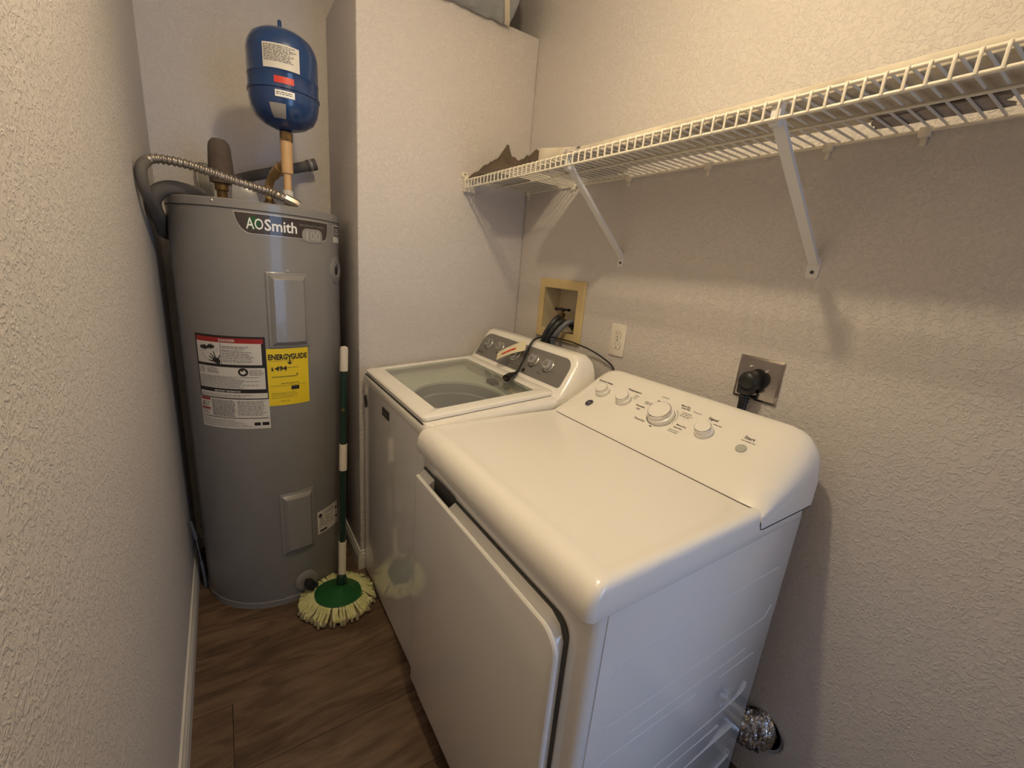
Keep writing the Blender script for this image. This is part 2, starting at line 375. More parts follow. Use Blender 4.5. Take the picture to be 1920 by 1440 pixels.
access_panel(.228, .490, -92.3, -66.4, .017, wh)
screw(-78.2, 1.311, wh, r=.0055, m=M_chrome); screw(-79, .497, wh, r=.004)
# temperature/pressure port on the right shoulder
p0 = Vector(hf(uo(-29), 1.318, 0)); ax = (Vector(hf(uo(-29), 1.318, 1)) - p0).normalized()
MB().lathe([(.05, -.006), (.05, .002), (.046, .004), (.024, .004), (.022, -.004), (.016, -.004), (.0155, -.012), (.001, -.012)], p0, ax, n=32).build('port_cover', M_heater2, wh)
MB().lathe([(.0155, -.012), (.0155, .003), (.001, .003)], p0, ax, n=20).build('port_hole', M_dark, wh)
# brand badge
bd = MB(); N = 40
def badge_poly(ins):
    uL, uR, vT, vB = uo(-108.8)+ins, uo(-42.3)-ins, 1.4835-ins, 1.4185+ins
    pts = [(uR, vT)]
    pts += [(uR + (uL-uR)*i/16, vT) for i in range(1, 17)]
    for i in range(1, 9):                                     # left lower curve
        t = i/8; pts.append((uL + .045*(.25*t + .75*(1-math.cos(t*PI/2))), vT - (vT-vB)*math.sin(t*PI/2)))
    ul = pts[-1][0]; ur = uR - .022
    pts += [(ul + (ur-ul)*i/14, vB) for i in range(1, 15)]
    for i in range(1, 6):
        t = i/5; pts.append((ur + .022*math.sin(t*PI/2), vB + (vT-vB)*.75*(1-math.cos(t*PI/2))))
    return pts
def fan(mb, poly, d):   # strip triangulation safe on the curved surface
    c = [p for p in poly]
    tops = sorted({round(p[0], 5) for p in c})
    def vr(u):
        vs = []
        for (a, b), (e, g) in zip(c, c[1:] + c[:1]):
            if abs(e-a) < 1e-9: 
                if abs(u-a) < 1e-6: vs += [b, g]
            elif min(a, e)-1e-6 <= u <= max(a, e)+1e-6: vs.append(b + (g-b)*(u-a)/(e-a))
        return (min(vs), max(vs))
    for a, b in zip(tops, tops[1:]):
        l0, h0 = vr(a + 1e-5); l1, h1 = vr(b - 1e-5)
        mb.add([hf(a, l0, d), hf(b, l1, d), hf(b, h1, d), hf(a, h0, d)], [(0, 1, 2, 3)])
fan(bd, badge_poly(0), .0008)
bo = bd.build('brand_badge', M_silver, wh); bo['label'] = 'dark brand badge with silver outline'
b2 = MB(); fan(b2, badge_poly(.0028), .0014); b2.build('badge_field', M_badge, bo)
g = MB(); cu, cv = uo(-97.2), 1.4535
fan(g, [(cu + .0185*math.cos(2*PI*i/24), cv + .0185*math.sin(2*PI*i/24)) for i in range(24)], .0018); g.build('logo_disc', M_green, bo)
g = MB(); put_text(g, 'AO', .048, uo(-101.7), 1.4345, hf, .0024, bold=.0004, fit=.0475); put_text(g, 'Smith', .048, uo(-91.0), 1.4345, hf, .0024, bold=.0009, fit=.0965)
g.build('brand_lettering', M_lwhite, bo)['kind'] = 'stuff'
g = MB(); put_text(g, 'SIGNATURE', .0085, uo(-68.7), 1.461, hf, .0024, fit=.098); g.build('series_lettering', M_pill, bo)['kind'] = 'stuff'
g = MB(); fan(g, rrect(uo(-67), uo(-49.5), 1.411, 1.455, .019, 6), .0024); pl = g.build('badge_pill', M_pill, bo)
g = MB(); put_text(g, '100', .042, uo(-63.6), 1.4185, hf, .0032, fit=.0555); g.build('pill_lettering', M_silver, bo)['kind'] = 'stuff'
# small side label
g = MB(); patch(g, uo(-34), uo(-17), 1.420, 1.480, hf, .0008, 6); so = g.build('side_sticker', M_sticker, wh)
g = MB(); patch(g, uo(-33), uo(-18), 1.442, 1.477, hf, .0014, 6); g.build('sticker_block', M_ink, so)
g = MB(); print_lines(g, uo(-32), uo(-19), 1.446, 1.474, .007, .003, hf, .002, rng); g.build('sticker_print', M_lwhite, so)['kind'] = 'stuff'
# danger label
rnd = random.Random(11)
U0, U1 = uo(-144.2), uo(-95.2)
g = MB(); patch(g, U0, U1, .870, 1.0895, hf, .0008, 24); dl = g.build('danger_label', M_ink, wh); dl['label'] = 'black-framed danger and warning sticker'
g = MB(); patch(g, U0+.006, U1-.006, 1.066, 1.0825, hf, .0014, 24); g.build('danger_band', M_red, dl)
g = MB(); patch(g, U0+.006, U1-.0125, .9925, 1.066, hf, .0014, 24); patch(g, U0+.005, U1-.006, .907, .9825, hf, .0014, 24); patch(g, U0+.005, U1-.002, .874, .893, hf, .0014, 24)
g.build('danger_field', M_sticker, dl)['kind'] = 'stuff'
g = MB(); put_text(g, 'DANGER', .0125, uo(-125), 1.0700, hf, .002, bold=.0003, fit=.052); g.build('danger_lettering', M_sticker, dl)['kind'] = 'stuff'
g = MB()
patch(g, U0+.094, U0+.0955, .992, 1.064, hf, .002, 1)
def hand(mb, u, v, s, ang, m=1):
    ca, sa = math.cos(ang), math.sin(ang)
    def T(a, b): return (u + (a*ca - b*sa)*s, v + (a*sa + b*ca)*s*m)
    fan(mb, [T(*p) for p in ((-.5,-.1),(-.1,-.32),(.45,-.3),(.5,.1),(.3,.34),(-.1,.36),(-.45,.2))], .002)
    for k, (l, a) in enumerate(((.75, 2.3), (.8, 2.75), (.8, 3.1), (.7, 3.5), (.55, 1.5))):
        x, y2 = (-.25 if k < 4 else .1), (.3 - .17*k if k < 4 else .3)
        d = Vector((math.cos(a), math.sin(a))); w = Vector((-d.y, d.x))*.075; p = Vector((x, y2)); q = p + d*l
        pts = [T(*(p+w)), T(*(p-w)), T(*(q-w*.7)), T(*(q+w*.7))]
        mb.add([hf(a2, b2, .002) for a2, b2 in pts], [(0, 1, 2, 3)])
hand(g, U0+.078, 1.003, .028, -.45)
for k in range(7):                                            # steam curls over the tap drawing
    a = U0+.025+.0075*k; h = .012 + .004*(k % 3); fan(g, [(a+.0042*math.cos(t*PI/4), 1.046+.004*(k > 3)+h*.5*math.sin(t*PI/4)) for t in range(8)], .002)
g.build('danger_picture', M_ink, dl)['kind'] = 'stuff'
g = MB()
for (a, b), (c, e) in (((.022, 1.03), (.085, 1.0405)), ((.026, 1.021), (.084, 1.0345)), ((.026, 1.021), (.046, 1.005)), ((.046, 1.005), (.068, .994))):
    g.add([hf(U0+a, b, .002), hf(U0+c, e, .002), hf(U0+c, e+.0012, .002), hf(U0+a, b+.0012, .002)], [(0, 1, 2, 3)])
for vv in (1.056, 1.0435, 1.032, 1.021, 1.009): print_lines(g, U0+.099, U1-.035, vv-.0085, vv+.002, .0052, .0019, hf, .002, rnd, ragged=.35)
print_lines(g, U0+.008, U0+.035, .955, .980, .0042, .0014, hf, .002, rnd); print_lines(g, U0+.04, U0+.085, .958, .981, .0042, .0014, hf, .002, rnd)
print_lines(g, U1-.052, U1-.008, .957, .978, .0042, .0014, hf, .002, rnd); print_lines(g, U0+.007, U1-.02, .908, .953, .0046, .0014, hf, .002, rnd, ragged=.4)
print_lines(g, U0+.01, U1-.02, .876, .89, .0055, .0014, hf, .002, rnd); g.build('danger_print', M_grayink, dl)['kind'] = 'stuff'
g = MB(); fan(g, [(U1-.071+.0155*math.cos(2*PI*i/20), .9675+.0145*math.sin(2*PI*i/20)) for i in range(20)], .002); g.build('pictogram', M_ink, dl)
g = MB(); fan(g, [(U1-.071+a, .9675+b) for a, b in ((-.009,-.004),(0,-.009),(.01,-.002),(.004,.008),(-.003,.001),(-.007,.006))], .0026); g.build('pictogram_figure', M_sticker, dl)
g = MB(); put_text(g, 'IMPORTANT  INFORMATION', .0085, uo(-131), .8955, hf, .002, bold=.0002, fit=.085); g.build('caption', M_sticker, dl)['kind'] = 'stuff'
# lower instruction sheet
V0, V1 = .762, .870; A0, A1 = uo(-144.6), uo(-94.9)
g = MB(); patch(g, A0, A1, V0, V1, hf, .0009, 24); il = g.build('instruction_label', M_sticker, wh); il['label'] = 'white instruction sticker with red headings'
g = MB(); patch(g, A0+.004, A0+.042, .860, .869, hf, .0015, 4); g.build('red_heading', M_red, il)
g = MB(); patch(g, A0+.003, A0+.04, .826, .832, hf, .0015, 4); g.build('red_heading', M_red, il)
g = MB()
print_lines(g, A0+.006, A0+.042, .806, .857, .0052, .0016, hf, .0015, rnd, ragged=.3); print_lines(g, A0+.048, A0+.130, .806, .867, .0040, .0019, hf, .0015, rnd, ragged=.12)
print_lines(g, A0+.136, A1-.004, .808, .867, .0046, .0016, hf, .0015, rnd, ragged=.2); print_lines(g, A0+.006, A1-.05, .766, .797, .0055, .0014, hf, .0015, rnd, ragged=.4)
g.build('fine_print', M_grayink, il)['kind'] = 'stuff'
g = MB(); patch(g, A0+.004, A1-.004, .8005, .8025, hf, .0016, 20); fan(g, rrect(A1-.050, A1-.004, .774, .786, .003, 3), .0016); fan(g, [(A0+.008, .84), (A0+.012, .85), (A0+.015, .853), (A0+.012, .838)], .0016); g.build('black_rule', M_ink, il)['kind'] = 'stuff'
# energy guide
E0, E1 = uo(-94.9), uo(-66.2)
g = MB(); patch(g, E0, E1, .843, 1.0485, hf, .0012, 14); eg = g.build('energy_label', M_stickery, wh); eg['label'] = 'yellow energy guide sticker'
g = MB(); put_text(g, 'ENERG', .026, E0+.0045, 1.0105, hf, .0019, bold=.0010, fit=.0595); put_text(g, 'GUIDE', .026, E0+.0755, 1.0105, hf, .0019, bold=.0010, fit=.0555); put_text(g, 'Y', .034, E0+.0625, 1.0045, hf, .002, bold=.0010, fit=.0165)
uc = E0 + .0708
patch(g, uc-.002, uc+.002, .998, 1.012, hf, .0019); g.add([hf(uc-.009, .9995, .0019), hf(uc+.009, .9995, .0019), hf(uc, .990, .0019)], [(0, 2, 1)])
put_text(g, '$', .017, E0+.011, .9715, hf, .0019, bold=.0005, fit=.008); put_text(g, '494', .0225, E0+.0235, .9705, hf, .0019, bold=.0008, fit=.037)
patch(g, E0+.012, E0+.094, .9475, .9495, hf, .0019, 5); fan(g, [(E0+.094+.003*math.cos(t*PI/4), .9545+.003*math.sin(t*PI/4)) for t in range(8)], .0019)
patch(g, E0+.072, E0+.099, .8985, .9125, hf, .0019, 3); g.build('energy_lettering', M_ink, eg)['kind'] = 'stuff'
g = MB(); print_lines(g, E0+.022, E0+.098, .977, .985, .006, .0026, hf, .0018, rnd, ragged=0, seg=.016); print_lines(g, E0+.04, E0+.098, .918, .928, .006, .003, hf, .0018, rnd, ragged=0, seg=.014)
print_lines(g, E0+.006, E1-.006, .913, .921, .006, .0016, hf, .0018, rnd, ragged=.1); print_lines(g, E0+.008, E0+.1, .868, .894, .0058, .0015, hf, .0018, rnd); print_lines(g, E0+.035, E0+.065, .857, .864, .006, .0022, hf, .0018, rnd, ragged=0)
print_lines(g, E0+.004, E1-.03, 1.003, 1.0085, .004, .0014, hf, .0018, rnd); g.build('energy_print', M_yink, eg)['kind'] = 'stuff'
# rating plate
R0, R1 = uo(-63.3), uo(-38.5)
g = MB(); patch(g, R0, R1, .260, .364, hf, .0009, 10); rp = g.build('rating_label', M_sticker, wh)
g = MB(); print_lines(g, R0+.03, R1-.025, .338, .36, .009, .003, hf, .0015, rnd, ragged=.1); print_lines(g, R0+.01, R1-.02, .285, .336, .009, .0026, hf, .0015, rnd, seg=.02, gap=.008); g.build('rating_print', M_grayink, rp)['kind'] = 'stuff'
for ru, rv, rr_ in ((R0+.014, .343, .0085), (R1-.012, .335, .0065), (R1-.012, .295, .0065)):
    g = MB(); fan(g, [(ru+rr_*math.cos(t*PI/6), rv+rr_*1.1*math.sin(t*PI/6)) for t in range(12)], .0016); g.build('rating_mark', M_ink, rp)
g = MB(); patch(g, R0+.01, R0+.045, .268, .277, hf, .0016, 3); g.build('rating_bar', M_ink, rp)
# drain valve
p0 = Vector(hf(uo(-75.5), .078, 0)); ax = (Vector(hf(uo(-75.5), .078, 1)) - p0).normalized()
MB().lathe([(.043, -.004), (.043, .004), (.036, .008), (.012, .008)], p0, ax, n=32).build('valve_plate', M_heater2, wh)
dv = MB().lathe([(.011, 0), (.011, .02), (.019, .022), (.02, .045), (.012, .048), (.012, .062), (.001, .063)], p0, ax, n=16)
dv.tube([p0 + ax*.03 + Vector((0, 0, 0)), p0 + ax*.036 + Vector((.03, 0, -.012))], .008, 8)
dv.build('drain_valve', M_black, wh)
# hot and cold nipples on the top
MB().lathe([(.016, 0), (.016, .045), (.021, .047), (.021, .075), (.014, .078)], (-1.1555, .19, HZ-.004), n=16).build('nipple', M_brass, wh)
MB().lathe([(.019, 0), (.019, .03), (.014, .032), (.014, .04)], (-1.0105, .19, HZ-.004), n=16).build('nipple', M_brass, wh)
# junction cover on the top
jb = MB(); jb.loft([[(-1.135, .075, HZ), (-1.055, .075, HZ), (-1.055, -.01, HZ), (-1.135, -.01, HZ)], [(-1.128, .07, HZ+.06), (-1.072, .07, HZ+.055), (-1.066, -.005, HZ+.043), (-1.130, -.005, HZ+.05)]])
jb.build('junction_cover', M_heater2, wh, bevel=.003)

# hot pipe: foam covered riser, then foam covered run along the back wall
hp = thing('hot_pipe', 'brown foam-wrapped hot water pipe rising from the water heater', 'pipe', (-1.1555, .19, HZ+.07))
MB().lathe([(.012, .0), (.034, .004), (.037, .02), (.0375, .05), (.035, .09), (.0335, .115), (.030, .130), (.020, .142), (.001, .146)], (-1.1535, .19, 1.580), n=20).build('pipe_foam', M_brownfoam, hp)
bk = MB().tube(spline([(-1.14, .215, 1.605), (-1.11, .30, 1.612), (-1.09, .37, 1.628), (-1.04, .395, 1.652), (-.95, .40, 1.685), (-.815, .40, 1.734)], 6), .0195, 14)
bk.build('pipe_run', M_foam, hp)
MB().tube([(-.845, .40, 1.7235), (-.812, .40, 1.7355)], .0225, 16).build('pipe_end', M_foam, hp)
MB().tube([(-.8118, .40, 1.7355), (-.8105, .40, 1.736)], .014, 14).build('pipe_bore', M_dark, hp)
MB().tube([(-.838, .3965, 1.7265), (-.828, .3965, 1.730)], .0223, 12).build('pipe_band', M_pill, hp)
hf2 = lambda u, v, d: (u, YB - d, v)
wp = thing('wire_box', 'small whitish wire box behind the foam-wrapped pipe', 'box', (-1.205, YB, 1.60))
pb = MB(); pb.box(-1.232, -1.178, YB-.03, YB, 1.555, 1.675); pb.build('plate_body', M_pill, wp, bevel=.004)
MB().tube(spline([(-1.225, YB-.035, 1.57), (-1.228, YB-.045, 1.64), (-1.218, YB-.05, 1.678), (-1.19, YB-.045, 1.672), (-1.185, YB-.04, 1.60)], 5), .0022, 6).build('wire', M_sticker, wp)

# cold side: yellowed riser, elbow, tee and the tan riser with the expansion tank
TX, TY = -.9645, .03
cp = thing('cold_pipe', 'tan plastic riser with tee carrying the blue tank', 'pipe', (TX, TY, HZ))
MB().tube([(-.9675, TY, HZ-.002), (-.9655, TY, 1.70)], .0125, 16).build('riser', M_cpvc, cp)
MB().lathe([(.0165, 0), (.0165, .034), (.0125, .036)], (-.967, TY, HZ+.022), n=16).build('coupling', M_sticker, cp)
MB().lathe([(.0125, 0), (.018, .001), (.018, .07), (.0175, .105), (.0125, .107)], (-.9655, TY, 1.628), n=18).build('tee', M_cpvc, cp)
MB().lathe([(.0185, 0), (.0185, .02), (.0135, .022)], (-.965, TY, 1.704), n=18).build('adapter', M_cpvc, cp)
MB().lathe([(.0195, 0), (.0195, .028), (.0165, .03)], (-.9645, TY, 1.727), n=8).build('brass_bushing', M_brass, cp)
MB().tube(spline([(-1.0105, .19, HZ+.03), (-1.0100, .19, 1.590), (-1.006, .18, 1.612), (-.996, .15, 1.632), (-.967, .045, 1.668)], 5), .0135, 14).build('branch', M_cpvc2, cp)
MB().tube([(-.996, .15, 1.632), (-.979, .088, 1.6535)], .0175, 14).build('elbow', M_cpvc2, cp)

et = thing('expansion_tank', 'blue steel expansion tank standing above the water heater', 'tank', (TX, TY, 1.757))
TR = .1025; tz = 1.757
MB().lathe([(.014, 0.0), (.03, .004), (.06, .014), (.085, .032), (.097, .055), (TR, .082), (TR, .098), (TR+.0035, .100), (TR+.0035, .106), (TR, .108), (TR, .143), (TR+.0015, .145), (TR, .147),
            (TR, .214), (.098, .236), (.087, .256), (.066, .271), (.036, .279), (.001, .281)], (TX, TY, tz), n=64).build('tank_shell', M_blue, et, smooth=60)
MB().lathe([(.014, -.006), (.014, .004)], (TX, TY, tz), n=16).build('tank_neck', M_sticker, et)
MB().lathe([(.012, 0), (.012, .006), (.006, .008), (.006, .03), (.004, .034), (.001, .034)], (TX-.004, TY, tz+.279), n=12).build('air_valve', M_blue, et)
tf = cylfn((TX, TY), TR); tu = lambda th: math.radians(th+90)*TR
g = MB(); patch(g, tu(-128), tu(-70.5), 1.9055, 1.9705, tf, .0009, 16); tl = g.build('data_label', M_sticker, et)
g = MB(); print_lines(g, tu(-126), tu(-73), 1.92, 1.968, .0044, .0021, tf, .0016, rnd, du=.006); g.build('label_print', M_grayink, tl)['kind'] = 'stuff'
g = MB(); patch(g, tu(-111.5), tu(-80.7), 1.868, 1.886, tf, .0009, 10); g.build('red_label', M_redbright, et)
g = MB(); patch(g, tu(-111), tu(-80.4), 1.8305, 1.849, tf, .0009, 10); wl = g.build('white_label', M_lwhite, et)
g = MB(); print_lines(g, tu(-109), tu(-83), 1.834, 1.847, .0052, .0022, tf, .0016, rnd, du=.006); g.build('label_print', M_grayink, wl)['kind'] = 'stuff'
# sticker on the lower dome, laid on the real surface
def domefn(th, s):   # s 0..1 down the lower dome
    prof = [(.1015, .078), (.097, .055), (.085, .032), (.06, .014)]
    k = min(int(s*3), 2); t = s*3-k; r = prof[k][0]+(prof[k+1][0]-prof[k][0])*t; h = prof[k][1]+(prof[k+1][1]-prof[k][1])*t
    a = math.radians(th); return (TX+(r+.002)*math.cos(a), TY+(r+.002)*math.sin(a), tz+h-.0008)
g = MB(); vs = []; fs = []
for i in range(7):
    for j in range(5): vs.append(domefn(-122+i*4.5, .3+j*.14))
for i in range(6):
    for j in range(4): fs.append((i*5+j, (i+1)*5+j, (i+1)*5+j+1, i*5+j+1))
g.add(vs, fs); g.build('dome_label', M_pill, et)

# armoured conduit and grey pipe loop at the left wall
cpath = spline([(-.966, -.045, 1.533), (-1.0, -.04, 1.547), (-1.034, -.01, 1.560), (-1.108, 0, 1.574), (-1.177, 0, 1.590), (-1.242, 0, 1.603), (-1.292, .0, 1.606), (-1.322, -.01, 1.602), (-1.340, -.03, 1.586)], 22)
def resample(P, step):
    out = [P[0]]; acc = 0
    for a, b in zip(P, P[1:]):
        L = (b-a).length
        while acc + L >= step:
            a = a + (b-a).normalized()*(step-acc); L = (b-a).length; acc = 0; out.append(a)
        acc += L
    return out
cpath = resample(cpath, .0026)
rad = [.0126 + .0019*math.sin(i*2*PI/5.0) for i in range(len(cpath))]
co = thing('armoured_conduit', 'ribbed steel conduit curving over the top of the water heater', 'conduit', (-.966, -.045, HZ))
MB().tube(cpath, .014, 12, radii=rad).build('ribbed_hose', M_conduit, co, smooth=60)
MB().tube(spline([(-1.336, -.024, 1.590), (-1.345, -.045, 1.572), (-1.347, -.05, 1.545), (-1.343, -.03, 1.505), (-1.335, .06, 1.46), (-1.335, .2, 1.40)], 6), .0145, 12).build('hose_tail_shaded', M_foam, co)  # conduit runs on out of the light; that shade is put into its grey
MB().tube([(-.985, -.043, 1.541), (-.955, -.046, 1.529), (-.948, -.046, 1.524)], .0165, 8).build('connector', M_conduit, co)
dlp = tag(MB().tube(spline([(-1.215, .12, HZ+.012), (-1.245, .10, 1.535), (-1.285, .085, 1.538), (-1.318, .08, 1.526), (-1.338, .085, 1.500), (-1.341, .10, 1.475), (-1.337, .13, 1.452), (-1.332, .2, 1.43), (-1.330, .32, 1.40)], 6), .022, 14).build('foam_pipe_loop', M_foam), 'grey foam-wrapped pipe looping beside the left wall', 'pipe')
# slim tool hanging in the gap left of the heater
tw = thing('slim_rod', 'slim blue-grey plastic rod in the gap beside the left wall', 'rod', (-1.329, .166, .0))
MB().tube([(-1.3535, .155, .318), (-1.3425, .160, .235)], .0062, 8).build('handle', M_rod, tw)
MB().tube([(-1.343, .160, .240), (-1.334, .163, .120)], .0024, 6).build('shaft', M_rod, tw)
MB().tube([(-1.3345, .163, .125), (-1.330, .165, .06), (-1.329, .166, .001)], .0055, 8).build('tip', M_rod, tw)

# ------------------------------------------------------------------ spin mop
MCx, MCy = -.876, -.164
mp = thing('spin_mop', 'green and white spin mop standing beside the washer', 'mop', (MCx, MCy, 0))
pb0 = Vector((-.853, -.135, .078)); pt0 = Vector((-.806, -.03, 1.035)); pdv = pt0 - pb0
def pp(t): return pb0 + pdv*t
def zt(z): return (z-.078)/(1.035-.078)
MB().tube([pp(zt(.08)), pp(zt(1.0))], .0122, 16).build('pole', M_poleg, mp)
def grip(z0, z1):
    n = int((z1-z0)/.004); pts = [pp(zt(z0)+(zt(z1)-zt(z0))*i/n) for i in range(n+1)]
    return MB().tube(pts, .015, 16, radii=[.0148+.0006*(i % 2) for i in range(n+1)]).build('grip', M_grip, mp)
grip(.095, .245); grip(.548, .655); grip(.945, 1.033)
MB().tube([pp(zt(1.03)), pp(zt(1.037)), pp(zt(1.041))], .014, 16, radii=[.015, .0135, .006]).build('end_cap', M_grip, mp)
n0 = Vector((-.32, -.95, 0)).normalized()
bc = pp(zt(.795)) + n0*.0108
MB().lathe([(.0075, -.003), (.0075, .003), (.0055, .0045), (.001, .0045)], bc, n0, n=14).build('lock_button', M_brass, mp)
# head disc, tilted towards the camera as it lies on the yarn
disc = MB().lathe([(.001, .004), (.097, .004), (.100, .010), (.096, .017), (.080, .020), (.045, .024), (.026, .034), (.001, .036)], (0, 0, 0), n=48)
rotm = Matrix.Rotation(math.radians(-4), 3, 'X') @ Matrix.Rotation(math.radians(3), 3, 'Y')
disc.v = [tuple(rotm @ Vector(p) + Vector((MCx+.008, MCy-.002, .036))) for p in disc.v]
disc.build('mop_disc', M_mopg, mp)
MB().lathe([(.024, 0), (.022, .03), (.017, .045), (.001, .05)], (-.857, -.143, .058), n=16).build('swivel_joint', M_poleg, mp)
yr = random.Random(5)
def yarn(n, rin, rout, z0, zend, name, m, rr):
    g = MB()
    for i in range(n):
        a = 2*PI*(i + yr.random()*.7)/n; ro = rout*(.94+.12*yr.random()); da = yr.uniform(-.09, .09)
        pts = []
        for t, rr_, zz in ((0, rin, z0), (.3, rin+(ro-rin)*.4, z0+.004), (.6, rin+(ro-rin)*.75, z0*.66), (.85, ro*.985, zend+.014), (1, ro, zend+.004*yr.random())):
            b = a + da*t; x_, y_ = MCx + rr_*math.cos(b), MCy + rr_*math.sin(b)*.98
            dv_ = Vector((x_-HC.x, y_-HC.y)); lim = HR + .009
            if dv_.length < lim: zz += (lim-dv_.length)*.6; dv_ = dv_.normalized()*lim; x_, y_ = HC.x+dv_.x, HC.y+dv_.y
            if x_ > -.7385: zz += (x_+.7385)*.6; x_ = -.7385
            pts.append((x_, y_, max(zz, rr*1.05)))
        g.tube(spline(pts, 2), rr, 6)
    o = g.build(name, m, mp, smooth=80); o['kind'] = 'stuff'; return o
yarn(94, .080, .138, .046, .014, 'yarn_fringe', M_yarn, .0052)
yarn(96, .075, .145, .026, .0065, 'yarn_underlayer', M_yarn2, .0053)
MB().lathe([(.001, .008), (.085, .008), (.09, .02), (.08, .038), (.001, .04)], (MCx, MCy, 0), n=24).build('yarn_core', M_yarn2, mp)

# ------------------------------------------------------------------ washer
WX0, WX1, WY0, WY1 = -.730, -.100, -.680, -.016
ws = thing('washing_machine', 'white top-loading washing machine with grey control console', 'washing machine', ((WX0+WX1)/2, (WY0+WY1)/2, 0))
def deckz(x): return .9405 + (x+.725)*.08
MB().loft([[(*p, .018) for p in rrect(WX0, WX1, WY0, WY1, .02)], [(*p, .900) for p in rrect(WX0, WX1, WY0, WY1, .02)]], caps=False).build('cabinet', M_white, ws)
for x in (WX0+.05, WX1-.05):
    for y in (WY0+.05, WY1-.05): MB().lathe([(.02, 0), (.02, .01), (.01, .012), (.01, .03)], (x, y, 0), n=12).build('foot', M_black, ws)
# top deck frame (hollow, opening under the lid)
ok = 4
def ring(ins, dz, r, inner=False):
    x0, x1, y0, y1 = (WX0-.004+ins, WX1+.004-ins, WY0-.002+ins, WY1+.002-ins)
    return [(x, y, deckz(x)+dz) for x, y in rrect(x0, x1, y0, y1, max(r, .004))]
IX0, IX1, IY0, IY1 = -.690, -.280, -.625, -.055
inn = lambda dz: [(x, y, deckz(x)+dz) for x, y in rrect(IX0, IX1, IY0, IY1, .03)]
dk = MB().loft([ring(.002, -.046, .022), ring(0, -.040, .024), ring(0, -.022, .024), ring(.003, -.012, .022), ring(.009, -.006, .02), inn(-.006), inn(-.05)], caps=False)
dk.build('top_deck', M_plastic, ws, smooth=30)
MB().loft([ring(.005, -.0475, .02), ring(.005, -.0445, .02)], caps=False).build('deck_gap', M_dark, ws)
# lid frame with window
LX0, LX1, LY0, LY1 = -.729, -.252, -.646, -.042
GX0, GX1, GY0, GY1 = -.667, -.300, -.597, -.074
lr = lambda i, dz, r: [(x, y, deckz(x)+dz) for x, y in rrect(LX0+i, LX1-i, LY0+i, LY1-i, r)]
gr = lambda i, dz, r: [(x, y, deckz(x)+dz) for x, y in rrect(GX0+i, GX1-i, GY0+i, GY1-i, r)]
lid = MB().loft([lr(.003, -.0045, .014), lr(0, -.001, .016), lr(0, .006, .016), lr(.004, .010, .014), lr(.01, .0115, .012), gr(-.004, .0115, .016), gr(0, .009, .014), gr(0, -.002, .014), lr(.003, -.0045, .014)], caps=False)
lo_ = lid.build('lid', M_plastic, ws, smooth=30)
gs = MB().loft([gr(.0005, .003, .0135), gr(.0005, .0075, .0135)]); gs.build('lid_glass', M_glass, lo_)
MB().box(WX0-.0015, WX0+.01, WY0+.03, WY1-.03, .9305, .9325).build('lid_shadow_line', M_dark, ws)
# inside: tub cover ring and basket
BC = (-.455, -.335); BR = .232
def tubrow(r, z, n=48): return [(BC[0]+r*math.cos(2*PI*j/n), BC[1]+r*math.sin(2*PI*j/n), z) for j in range(n)]
def sq(n=48):
    out = []
    for j in range(n):
        a = 2*PI*j/n; c, s_ = math.cos(a), math.sin(a)
        tx = ((IX1-BC[0]) if c > 0 else (IX0-BC[0]))/c if abs(c) > 1e-6 else 1e9; ty = ((IY1-BC[1]) if s_ > 0 else (IY0-BC[1]))/s_ if abs(s_) > 1e-6 else 1e9
        t = min(abs(tx), abs(ty)); x = BC[0]+c*t; out.append((x, BC[1]+s_*t, deckz(x)-.045))
    return out
RX = .170
def trow(r, dz): 
    k = r/BR
    return [(BC[0]+.168*k*math.cos(2*PI*j/48), BC[1]+.232*k*math.sin(2*PI*j/48), .892+dz+(.08*.168*k*math.cos(2*PI*j/48))) for j in range(48)]
MB().loft([sq(), trow(BR+.012, .0), trow(BR+.002, -.003), trow(BR, -.012)], caps=False).build('tub_cover', M_tubring, ws)
MB().loft([trow(BR+.001, -.008), trow(BR-.004, -.05), trow(BR-.012, -.055), trow(BR-.012, -.12), trow(BR-.02, -.125), trow(BR-.022, -.40), trow(BR-.09, -.43), trow(.03, -.43)], caps=False).build('basket', M_tub, ws, smooth=25)
MB().lathe([(.06, 0), (.05, .05), (.03, .14), (.022, .2), (.001, .205)], (BC[0], BC[1], .46), n=20).build('agitator', M_tub, ws)
# dispenser latch under the glass
MB().box(-.345, -.312, -.385, -.335, deckz(-.33)-.03, deckz(-.33)-.012).build('lid_latch', M_gasket, ws, bevel=.004)
# console
def wsec(y, k, ins):
    z0 = .962; P = [(-.268, .955), (-.266, .974), (-.256, .984), (-.243, .992), (-.178, 1.098), (-.170, 1.107), (-.158, 1.111), (-.118, 1.108), (-.106, 1.098), (-.100, 1.06), (-.098, .955)]
    return [(x + (ins if x < -.18 else -0)*(1 if z > .98 else .3), y, z0 + (z-z0)*(k if z > z0 else 1)) for x, z in P]
secs = []
for y, k, ins in ((-.016, .35, .0), (-.018, .60, 0), (-.024, .78, 0), (-.034, .91, 0), (-.046, .975, 0), (-.060, 1, 0), (-.2, 1, 0), (-.4, 1, 0), (-.622, 1, 0), (-.638, .985, 0), (-.650, .95, 0), (-.662, .87, 0), (-.672, .74, 0), (-.678, .58, 0), (-.681, .35, 0)): secs.append(wsec(y, k, ins))
MB().loft(secs).build('console', M_plastic, ws, smooth=32)
WO = Vector((-.243, 0, .992)); WU = Vector((0, -1, 0)); WV = Vector((.065, 0, .106)).normalized(); WN = WU.cross(WV)
if WN.x > 0: WN = -WN
wfn = lambda u, v, d: tuple(WO + WU*u + WV*v + WN*d)
VL = .1243
pn = MB(); ppoly = rrect(.046, .648, .006, VL-.006, (.04, .05, .004, .012), 6)
